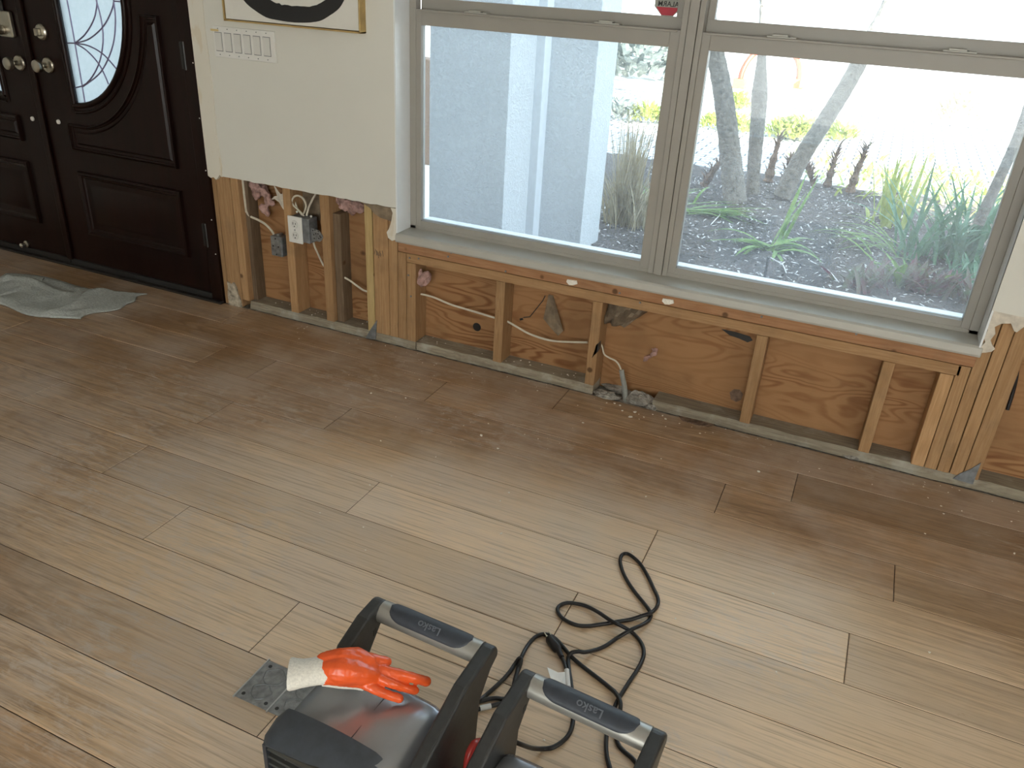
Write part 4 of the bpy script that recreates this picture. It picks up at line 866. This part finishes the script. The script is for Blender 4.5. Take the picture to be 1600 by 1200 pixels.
# ------------------------------------------------------------------ gloves
def make_glove(pp, label, mo, name='work_glove'):
    """pp: function(px,py,z)->world point"""
    g = thing(name, pp(540, 1050, .245), label, 'glove'); b = MB()
    def chain(pts, rs, flat=.8):
        P = spline([pp(*p) for p in pts], 6); n = len(P); rr = []
        for i in range(n):
            t = i/(n-1)*(len(rs)-1); k = min(int(t), len(rs)-2); rr.append(rs[k]+(rs[k+1]-rs[k])*(t-k))
        b.tube(P, rr, 14); b.ball(P[-1], rr[-1]*.99, 12); b.ball(P[0], rr[0]*.99, 12)
    # palm: several fat flattened chains side by side
    chain([(508, 1036, .315), (540, 1034, .320), (570, 1040, .306), (586, 1046, .294)], [.020, .025, .021, .014])
    chain([(508, 1046, .312), (540, 1048, .318), (570, 1053, .302), (590, 1058, .288)], [.021, .025, .020, .012])
    chain([(508, 1054, .308), (535, 1056, .306), (558, 1062, .292), (572, 1066, .280)], [.019, .019, .015, .011])
    chain([(530, 1028, .318), (556, 1028, .320), (576, 1034, .312)], [.018, .020, .014])
    # fingers
    chain([(592, 1047, .292), (610, 1051, .290), (632, 1056, .282), (652, 1061, .272), (666, 1065, .262)], [.0130, .0108, .0099, .0097, .0092])
    chain([(584, 1055, .290), (602, 1064, .286), (618, 1070, .276), (634, 1075, .264), (649, 1079, .255)], [.0118, .0090, .0086, .0085, .0081])
    chain([(562, 1062, .288), (580, 1074, .282), (596, 1082, .272), (610, 1087, .262), (624, 1091, .255)], [.0128, .0096, .0091, .0089, .0086])
    # thumb
    chain([(560, 1026, .318), (580, 1030, .310), (596, 1033, .300), (605, 1034, .294)], [.014, .0112, .0098, .0090])
    o = b.build('coated_palm', M[mo], g); md = o.modifiers.new('r', 'REMESH'); md.mode = 'VOXEL'; md.voxel_size = .0017; md.use_smooth_shade = True
    sm = o.modifiers.new('s', 'SMOOTH'); sm.iterations = 4; sm.factor = .5
    tx = bpy.data.textures.new('wrinkle', 'CLOUDS'); tx.noise_scale = .022; dm = o.modifiers.new('w', 'DISPLACE'); dm.texture = tx; dm.strength = .0035; dm.texture_coords = 'GLOBAL'
    # knit back showing below and knit cuff
    b = MB(); P = spline([pp(*p) for p in ((506, 1062, .292), (532, 1067, .288), (554, 1070, .275), (568, 1074, .266))], 6); b.tube(P, [.012-.0003*i for i in range(len(P))], 12)
    o2 = b.build('knit_back', M['knit'], g, smooth=True)
    b = MB(); cu = [pp(514, 1046, .310), pp(500, 1047, .310), pp(486, 1050, .308), pp(472, 1052, .306), pp(462, 1053, .304), pp(455, 1053, .303), pp(452, 1053, .303)]
    rs = [(.029, .023), (.029, .022), (.028, .021), (.029, .021), (.032, .022), (.034, .023), (.033, .022)]
    vs = []; n = 32; axis = (cu[0]-cu[-1]).normalized(); sd = Vector((-axis.y, axis.x, 0)).normalized()
    for c, (ra, rz_) in zip(cu, rs):
        for k in range(n): t = 2*math.pi*k/n; vs.append(c+sd*ra*math.cos(t)+Vector((0, 0, 1))*rz_*math.sin(t))
    for k in range(n): t = 2*math.pi*k/n; vs.append(cu[-1]+axis*.004+sd*.027*math.cos(t)+Vector((0, 0, .017*math.sin(t))))
    for k in range(n): t = 2*math.pi*k/n; vs.append(cu[2]+sd*.022*math.cos(t)+Vector((0, 0, .014*math.sin(t))))
    L = len(rs)+2; b.add(vs, [(i*n+k, i*n+(k+1) % n, (i+1)*n+(k+1) % n, (i+1)*n+k) for i in range(L-1) for k in range(n)]+[tuple(range((L-1)*n, L*n))])
    b.build('knit_cuff', M['knit'], g, smooth=True, ang=70); return g
make_glove(lambda a, c, z: F(a, c, z), 'orange rubber-palmed glove with white knit cuff lying on the blower hood', 'orange')
# second glove, standing between the fans with its fingertips up
g2 = thing('work_glove', (-.405, -1.80, .0), 'glossy red glove finger wedged upright between the two blower fans', 'glove')
Pg = spline([X_(749, 1157, -.425), X_(742, 1163, -.425), X_(735, 1176, -.426), X_(731, 1193, -.427), X_(729, 1215, -.428)], 6); z_ = Pg[-1]
b = MB().tube(Pg, [.005+.0035*min(1, i/6) for i in range(len(Pg))], 12); b.ball(Pg[0], .0052, 10); b.build('coated_finger', M['redglove'], g2, smooth=True)
b = MB(); b.tube([z_+Vector((0, 0, .0)), z_+Vector((.0, -.02, -.05)), Vector((z_.x, z_.y-.04, .03)), Vector((z_.x, z_.y-.04, .006))], [.0085, .010, .014, .012], 14, sq=1.6); b.build('coated_palm', M['redglove'], g2, smooth=True)

# ------------------------------------------------------------------ debris
rd = random.Random(21)
cs = []
for k in range(3):
    cs.append(bpy.data.meshes.new('crumb'))
    bm = bmesh.new(); bmesh.ops.create_icosphere(bm, subdivisions=1, radius=1)
    for v in bm.verts: v.co *= rd.uniform(.6, 1.25); v.co.z *= .6
    bm.to_mesh(cs[-1]); bm.free(); cs[-1].materials.append(M['crumb'])
def crumb(x, y, s, z=0, lab='tiny white plaster crumb scattered on the plank floor', grp='plaster crumbs on the floor'):
    o = bpy.data.objects.new('plaster_crumb', rd.choice(cs)); COL.objects.link(o); o.location = (x, y, z+s*.35); o.scale = (s*rd.uniform(.8, 1.7), s, s*.8); o.rotation_euler = (0, 0, rd.uniform(0, 6)); tag(o, lab, 'plaster crumb', grp)
spots = [(737, 583, 3.2), (578, 758, 3.8), (595, 689, 2.5), (612, 744, 2.2), (752, 681, 5.5), (778, 701, 4.5), (763, 662, 2.6), (795, 770, 3.2), (782, 783, 2.6), (688, 758, 2.6), (841, 686, 3), (820, 679, 2.5), (911, 661, 4), (1033, 717, 3), (1009, 776, 3), (988, 862, 2.4), (568, 824, 3), (571, 860, 2.5), (783, 834, 3.5), (1185, 737, 5), (1208, 928, 3), (1452, 1020, 3), (1450, 778, 3), (1470, 791, 3), (1474, 803, 3.2), (1445, 834, 3), (1580, 815, 3), (1585, 865, 3), (1213, 1050, 2.5), (681, 714, 2.4), (634, 622, 3.5), (580, 615, 4), (655, 593, 2.6), (1055, 967, 2.6), (960, 631, 5), (969, 634, 4), (972, 642, 4.5), (985, 652, 6), (992, 645, 6), (1006, 652, 4), (1020, 648, 3), (1040, 655, 5.5), (1035, 650, 4), (948, 630, 3), (820, 1018, 2.5), (500, 802, 3), (850, 1157, 2.5)]
named = {(752, 681): 'largest white plaster flake in the middle of the floor', (778, 701): 'second white plaster flake, just right of the largest one', (985, 652): 'pale chip left of center among those before the conduit', (992, 645): 'pale rounded chip right beside another before the conduit', (1185, 737): 'lone oval white chip on the floor before the right bays', (1040, 655): 'long pale flake right of the conduit rubble', (960, 631): 'pale chip closest to the conduit foot', (578, 758): 'bright crumb alone on the left-center planks'}
for px, py, s in spots:
    q = F(px, py); lb = named.get((px, py)); crumb(q.x, q.y, s*.0011, **({'lab': lb} if lb else {}))
for _ in range(70): crumb(rd.uniform(-2.2, .8), -abs(rd.gauss(0, .07))-.01, rd.uniform(.0012, .0032), lab='tiny plaster grain along the foot of the opened wall', grp='plaster grains along the wall foot')
for _ in range(50): crumb(rd.gauss(-1.25, .35), rd.gauss(-.35, .16), rd.uniform(.0008, .0018))
for _ in range(46): crumb(rd.uniform(-2.45, -.85), rd.uniform(.012, .08), rd.uniform(.0018, .004), .038, 'plaster grain lying on the sole plate inside the wall', 'plaster grains on the sole plate')
def rubble(px, py, s, lab, sc_=(1, 1, .7), y=None, seed=0):
    q = F(px, py); b = MB().ball((q.x, q.y, s*.3), s, 12, sc=sc_, jit=.22, seed=seed); return tag(b.build('concrete_rubble', M['conc'], bev=.001), lab, 'rubble', 'concrete rubble at the wall foot')
rubble(1000, 628, .045, 'grey concrete lump right of the conduit', (1.35, .8, .6), seed=1)
rubble(1019, 636, .026, 'smaller concrete lump against the broken sole plate end', (1, 1, .7), seed=2)
rubble(948, 620, .030, 'low crumbled concrete left of the conduit', (1.8, .9, .4), seed=3)
rubble(962, 610, .030, 'crumbled concrete heap behind the conduit foot', (1.9, .8, .45), seed=8)
rubble(1182, 672, .022, 'crumbly plaster heap in front of the leaning cripple stud', (2.2, .8, .45), seed=4)
rubble(1205, 680, .022, 'crumbly plaster heap just right of the leaning cripple stud', (2.2, .8, .5), seed=5)
rubble(1330, 716, .015, 'pinkish crumb pile before the fourth cripple stud', (2, .9, .5), seed=6)
rubble(1505, 757, .014, 'pinkish crumb pile under the triangular metal plate', (2.4, .8, .5), seed=7)
rubble(780, 576, .013, 'white plaster clump at the foot of the knot-hole bay stud', (1.6, .8, .9), seed=9)
pl = MB().prism([(-2.614, 0), (-2.617, .05), (-2.610, .09), (-2.612, .115), (-2.590, .105), (-2.575, .118), (-2.560, .095), (-2.556, .06), (-2.545, .04), (-2.54, 0)], -.010, -.001)
M['smear'] = plain('smeared_plaster', (.36, .31, .24), .9, var=.6, scale=55, bmp=1, bdist=.004)
tag(pl.build('plaster_smear', M['smear'], bev=.001), 'peeling whitish plaster smear at the foot of the wide door stud', 'plaster')

# ------------------------------------------------------------------ outside
GZ = -.15
def ground(name, x0, x1, y0, y1, z, m, label, nx=2, ny=2, amp=0):
    b = MB(); vs = []
    for j in range(ny+1):
        for i in range(nx+1):
            x, y = x0+(x1-x0)*i/nx, y0+(y1-y0)*j/ny; vs.append((x, y, z+(amp*noise.noise(Vector((x*3, y*3, 0)))+amp*.5*noise.noise(Vector((x*14, y*14, 2))) if amp else 0)))
    b.add(vs, [(j*(nx+1)+i, j*(nx+1)+i+1, (j+1)*(nx+1)+i+1, (j+1)*(nx+1)+i) for j in range(ny) for i in range(nx)])
    return tag(b.build(name, m, smooth=bool(amp)), label, None, None, 'structure')
ground('garden_bed', -2.6, 3.8, .3, 5.45, GZ, M['mulch'], 'dark bark mulch bed outside the window', 160, 130, .03)
ground('paved_driveway', -9, 9, 4.7, 11.0, GZ-.03, M['paver'], 'sunlit block-paved driveway')
ground('ground_beyond', -60, 60, 10.9, 90, GZ-.02, M['lawn'], 'pale sunlit ground beyond the driveway')
ground('ground_side', -60, -2.5, -10, 11, GZ-.05, M['lawn'], 'pale ground beside the porch')
ground('ground_side', 3.7, 60, -10, 11, GZ-.05, M['lawn'], 'pale ground right of the bed')
# mulch chips
ch = MB(); rd = random.Random(11)
for _ in range(26000):
    x, y = rd.uniform(-2.0, 1.6), rd.uniform(1.3, 5.3); z = GZ+.004+.03*noise.noise(Vector((x*3, y*3, 0)))+.015*noise.noise(Vector((x*14, y*14, 2))); l = rd.uniform(.005, .020); wd = l*rd.uniform(.15, .4); a = rd.uniform(0, 6.28); tl = rd.uniform(-.3, .6)
    dx, dy = math.cos(a), math.sin(a); p = Vector((x, y, z)); u = Vector((dx, dy, tl))*l; v = Vector((-dy, dx, 0))*wd; h = Vector((0, 0, .003))
    ch.add([p-u-v, p+u-v, p+u+v, p-u+v, p+h], [(0, 1, 4), (1, 2, 4), (2, 3, 4), (3, 0, 4)], 1 if rd.random() < .16 else 0)
tag(ch.build('mulch_chips', [M['chip'], M['pale']]), 'loose bark chips covering the garden bed', 'mulch', None, 'stuff')
# stucco piers of the porch
def pier(x0, x1, y0, y1, label, base=True):
    b = MB().box(x0, x1, y0, y1, GZ-.05, 3.0); return tag(b.build('stucco_pier', M['stucco'], bev=.004), label, 'pillar', 'white stucco piers outside the window')
xA = W(785, 365, 1.5).x
pier(-2.40, -1.908, 1.5, 1.86, 'wide white stucco pier nearest the window\'s left side')
pier(-2.02, -1.628, 2.12, 2.50, 'second white stucco pier, behind the white downspout')
tag(MB().box(-1.985, -1.885, 1.93, 2.03, GZ-.05, 3.0).build('downspout', M['down'], bev=.004), 'square white downspout between the two stucco piers', 'downspout')
tag(MB().box(-4.6, -3.80, 4.0, 4.2, GZ-.3, .73).build('garden_wall', M['tan'], bev=.01), 'brown-tan low wall seen at the window\'s far left edge', 'garden wall')
# palm trunks
def trunk(pts, rs, label, seed=0):
    pts = [Vector(p) for p in pts]; e = pts[-1]-pts[-2]; k_ = (3.5-pts[-1].z)/max(e.z, .05); pts.append(pts[-1]+Vector((e.x*k_*.6, e.y*k_*.6, e.z*k_))); rs = list(rs)+[rs[-1]]
    P = spline(pts, 10); n = len(P); rr = []; rd = random.Random(seed)
    for i in range(n):
        t = i/(n-1)*(len(rs)-1); k = min(int(t), len(rs)-2); rr.append((rs[k]+(rs[k+1]-rs[k])*(t-k))*(1+.03*math.sin(i*2.1)))
    o = MB().tube(P, rr, 18).build('palm_trunk', M['palm'], smooth=True); cr = MB()
    for i in range(14): cr.blade(P[-1], (math.cos(i*.45+seed), math.sin(i*.45+seed)), 1.3, .16, rd.uniform(.8, 1.4), rd.uniform(.3, 2), n=9)
    cr.build('fronds', M['green'], o, smooth=True, ang=180); return tag(o, label, 'tree trunk', 'three palm trunks in the mulch bed')
trunk([W(1149, 318, 4.15), W(1142, 250, 4.2), W(1131, 155, 4.2), W(1118, 85, 4.2), W(1105, 20, 4.2), W(1090, -80, 4.2)], [.098, .085, .075, .065, .065], 'leftmost palm trunk, thick and leaning slightly left', 1)
trunk([W(1176, 303, 4.4), W(1178, 260, 4.42), W(1184, 190, 4.45), W(1187, 145, 4.45), W(1190, 90, 4.45), W(1194, 10, 4.45), W(1198, -60, 4.45)], [.058, .055, .062, .066, .036, .034, .034], 'middle palm trunk, thin and upright with a narrow top', 2)
trunk([W(1222, 308, 4.6), W(1250, 250, 4.65), W(1288, 190, 4.7), W(1325, 130, 4.75), W(1362, 60, 4.8), W(1410, -40, 4.85)], [.080, .070, .066, .064, .062], 'right palm trunk leaning far to the right', 3)
trunk([W(1528, 350, 3.1), W(1575, 250, 3.1), W(1603, 180, 3.1), W(1640, 60, 3.1)], [.035, .03, .03, .03], 'slim pale trunk at the window\'s right edge', 4)['group'] = 'slim trunk'
# strap-leaved and other plants
def plant(name, base, n, length, w, m, label, cat='plant', spread=1, upr=(.6, 2.5), droop=(.4, 1.1), grp=None, seed=0, dirs=None, fold=.25, inner=None):
    rd = random.Random(seed); b = MB(); base = Vector(base)
    if inner:
        for _ in range(inner[0]):
            a = rd.uniform(0, 6.283); b.blade(base+Vector((rd.gauss(0, .04), rd.gauss(0, .04), 0)), (math.cos(a), math.sin(a)), inner[1]*rd.uniform(.5, 1.1), inner[2], rd.uniform(0, .15), rd.uniform(5, 20))
    for i in range(n):
        a = rd.uniform(0, 6.283) if dirs is None else rd.uniform(*dirs); l = length*rd.uniform(.6, 1.1)
        b.blade(base+Vector((rd.gauss(0, .03*spread), rd.gauss(0, .03*spread), 0)), (math.cos(a), math.sin(a)), l, w*rd.uniform(.7, 1.2), rd.uniform(*droop), rd.uniform(*upr), fold=fold)
    return tag(b.build(name, M[m], smooth=True, ang=180), label, cat, grp)
g = lambda px, py, z=GZ: F(px, py, z)
plant('strap_leaf_plant', g(1205, 392), 26, .42, .035, 'green', 'green strap-leaved rosette in the mulch below the leaning trunk', upr=(.15, .9), droop=(.3, .9), seed=1)
plant('strap_leaf_plant', g(1212, 386), 4, .5, .03, 'green', 'tall green leaves rising from the rosette toward the leaning trunk', upr=(2.2, 3.5), droop=(.05, .2), seed=2, dirs=(.3, 1.3))
plant('ornamental_grass', g(975, 352), 260, .42, .010, 'straw', 'tall dry tan grass clump beside the stucco pier', spread=2.4, upr=(1.8, 9), droop=(.05, .5), seed=3, inner=(150, .82, .009))
plant('ornamental_grass', g(1010, 335), 70, .42, .010, 'straw', 'low spreading dry grass right of the tall tan clump', spread=2, upr=(.5, 3), droop=(.3, .9), seed=4)
plant('upright_leaf_plant', g(1382, 352), 24, .62, .035, 'yg', 'upright yellow-green leaf clump left of the big blue-green clump', spread=2, upr=(3, 9), droop=(.0, .15), seed=5)
plant('strap_leaf_plant', g(1476, 405), 90, .75, .030, 'blue', 'large blue-green strap-leaf clump near the window\'s right side', spread=5, upr=(1.0, 5), droop=(.2, .7), seed=6)
plant('strap_leaf_plant', g(1400, 395), 22, .55, .018, 'green', 'thin arching green leaves sweeping left from the big clump', spread=3, upr=(.3, .9), droop=(.4, .8), dirs=(2.4, 4.0), seed=7)
for i, (px, py, nn, mm, lab) in enumerate(((1350, 452, 16, 'maroon', 'leftmost small maroon-leaved plant against the window'), (1405, 440, 14, 'green', 'small green broad-leaved plant between maroon ones'), (1425, 455, 22, 'maroon', 'middle maroon-leaved plant below the strap-leaf clump'), (1478, 462, 22, 'maroon', 'rightmost maroon-leaved plant by the window corner'), (1500, 440, 10, 'blue', 'short blue-green plant by the window corner'))):
    plant('bromeliad', g(px, py), int(nn*1.9), .22, .034, mm, lab, spread=2, upr=(.8, 4), droop=(.1, .6), grp='small leafy plants below the window', seed=30+i, fold=.45)
plant('ground_cover', g(1480, 300), 420, .16, .035, 'yg', 'sunlit yellow-green ground cover beyond the strap-leaf clump', spread=22, upr=(.4, 3), droop=(.2, .8), seed=8)
plant('strap_leaf_plant', g(1085, 330), 30, .55, .02, 'green', 'green palm frond lying on the mulch left of the thick trunk', spread=2, upr=(.08, .35), droop=(.1, .4), dirs=(-.5, .5), seed=9)
plant('strap_leaf_plant', g(1040, 318), 26, .4, .022, 'green', 'green leaves half hidden behind the mullion on the mulch', spread=2, upr=(.3, 1.5), droop=(.3, .8), seed=10)
# dead stumps
def stump(px, py, h, lean, label, seed):
    rd = random.Random(seed); p = g(px, py); b = MB()
    P = [p, p+Vector((lean*.4, 0, h*.5)), p+Vector((lean, .02, h))]; b.tube(spline(P, 5), [.034*h/.3*(1-.08*i)*(1+.25*math.sin(i*2.3+seed)) for i in range(11)], 9)
    for _ in range(46):
        q = p.lerp(P[2], rd.random()); b.blade(q, (rd.uniform(-1, 1), rd.uniform(-1, 1)), rd.uniform(.06, .17), .022, rd.uniform(-.1, .9), rd.uniform(1, 5), n=4)
    return tag(b.build('dead_plant_stump', M['dry']), label, 'dead plant', 'dried brown stumps in the mulch bed')
for a in ((1022, 290, .40, .03, 'dead brown stump seen left of the window mullion', 1), (1100, 290, .35, .20, 'leaning dead stump left of the thick trunk', 2), (1057, 288, .32, 0, 'dead stump hidden partly by the mullion\'s right side', 8), (1200, 283, .42, .03, 'ragged dead stump between the thin and leaning trunks', 3), (1222, 292, .22, .02, 'short dead stump at the foot of the leaning trunk', 4), (1292, 292, .34, .02, 'spiky dead stump right of the leaning trunk', 5), (1270, 292, .16, -.1, 'low dead leaf heap right of the leaning trunk', 6), (1328, 300, .40, .05, 'rightmost dead stump with a tall spike', 7)): stump(*a)
# shrubs beyond the driveway
def shrub(p, r, m, label, seed, sz=.8, n=260, lw=.06):
    rd = random.Random(seed); b = MB()
    for _ in range(n):
        t, ph = rd.uniform(0, 6.283), math.acos(rd.uniform(0, 1)); rr = r*rd.uniform(.4, 1)
        q = Vector(p)+Vector((rr*math.sin(ph)*math.cos(t), rr*math.sin(ph)*math.sin(t), rr*math.cos(ph)*sz)); b.blade(q, (math.cos(t), math.sin(t)), r*.35, lw*r/.4, .4, rd.uniform(.2, 3), n=3)
    return tag(b.build('shrub', M[m]), label, 'shrub', 'shrubs beyond the driveway')
shrub(g(968, 185), .30, 'greybush', 'bushy grey-green shrub beyond the driveway next to the pier', 1)
shrub(g(1010, 188), .26, 'yg', 'small yellow-green shrub beyond the driveway left of the mullion', 2)
shrub(g(1152, 167), .26, 'yg', 'small sunny shrub behind the thick trunk, farther one', 3); shrub(g(1112, 198), .2, 'yg', 'tiny shrub left of the thick trunk', 4); shrub(g(1155, 203), .24, 'yg', 'small shrub between the thick and thin trunks', 5)
shrub(g(1225, 213), .28, 'yg', 'sunny shrub right of the thin trunk', 6); shrub(g(1250, 215), .30, 'yg', 'sunny shrub left of the leaning trunk', 7); shrub(g(1312, 217), .24, 'yg', 'sunny shrub right of the leaning trunk', 8)
shrub(g(995, 118), 1.0, 'greybush', 'distant blue-grey bush at the far side, upper left', 9, n=300); shrub(g(1500, 190), .5, 'straw', 'thin dry bush far across the bright ground', 10, n=90)
# red arched object
q = g(1200, 140); ar = thing('red_arch', q, 'red arched frame with orange blocks at its feet, far beyond the driveway', 'red arch')
dxy = (g(1250, 140)-g(1145, 140)); hw = dxy.length/2; P = []
for i in range(21):
    t = R(180-9*i); P.append(q+dxy.normalized()*hw*.86*math.cos(t)+Vector((0, 0, .18+.55*math.sin(t))))
MB().tube(P, .05, 10).build('arch_tube', M['red'], ar, smooth=True)
for k in (-1, 1): c = q+dxy.normalized()*hw*k*.86+Vector((0, 0, .10)); rbox(MB(), c, .22, .15, .16).build('foot_block', M['orangeb'], ar, bev=.01)
q2 = g(1232, 140); tag(rbox(MB(), q2+Vector((.35, 0, .12)), .35, .2, .14).build('orange_block', M['orangeb'], bev=.01), 'orange block right of the red arch', 'block')
# stake and twigs
q = g(1194, 436); tag(MB().tube([q, q+Vector((0, 0, .14))], .008, 8).build('garden_stake', M['black']), 'short black stake in the mulch near the window glass', 'stake')
for i, (a, b_, lab) in enumerate((((1203, 407), (1228, 430), 'pale bent twig right of the black stake'), ((1265, 412), (1310, 445), 'long pale twig on the mulch, lower middle'), ((1110, 355), (1125, 330), 'grey-blue stick near the lying frond'))):
    p, r__ = g(*a), g(*b_); mid = p.lerp(r__, .55)+Vector((.02, .03, .02)); tag(MB().tube([p+Vector((0, 0, .02)), mid, r__+Vector((0, 0, .015))], .004, 6).build('twig', M['pale']), lab, 'twig', 'twigs on the mulch')
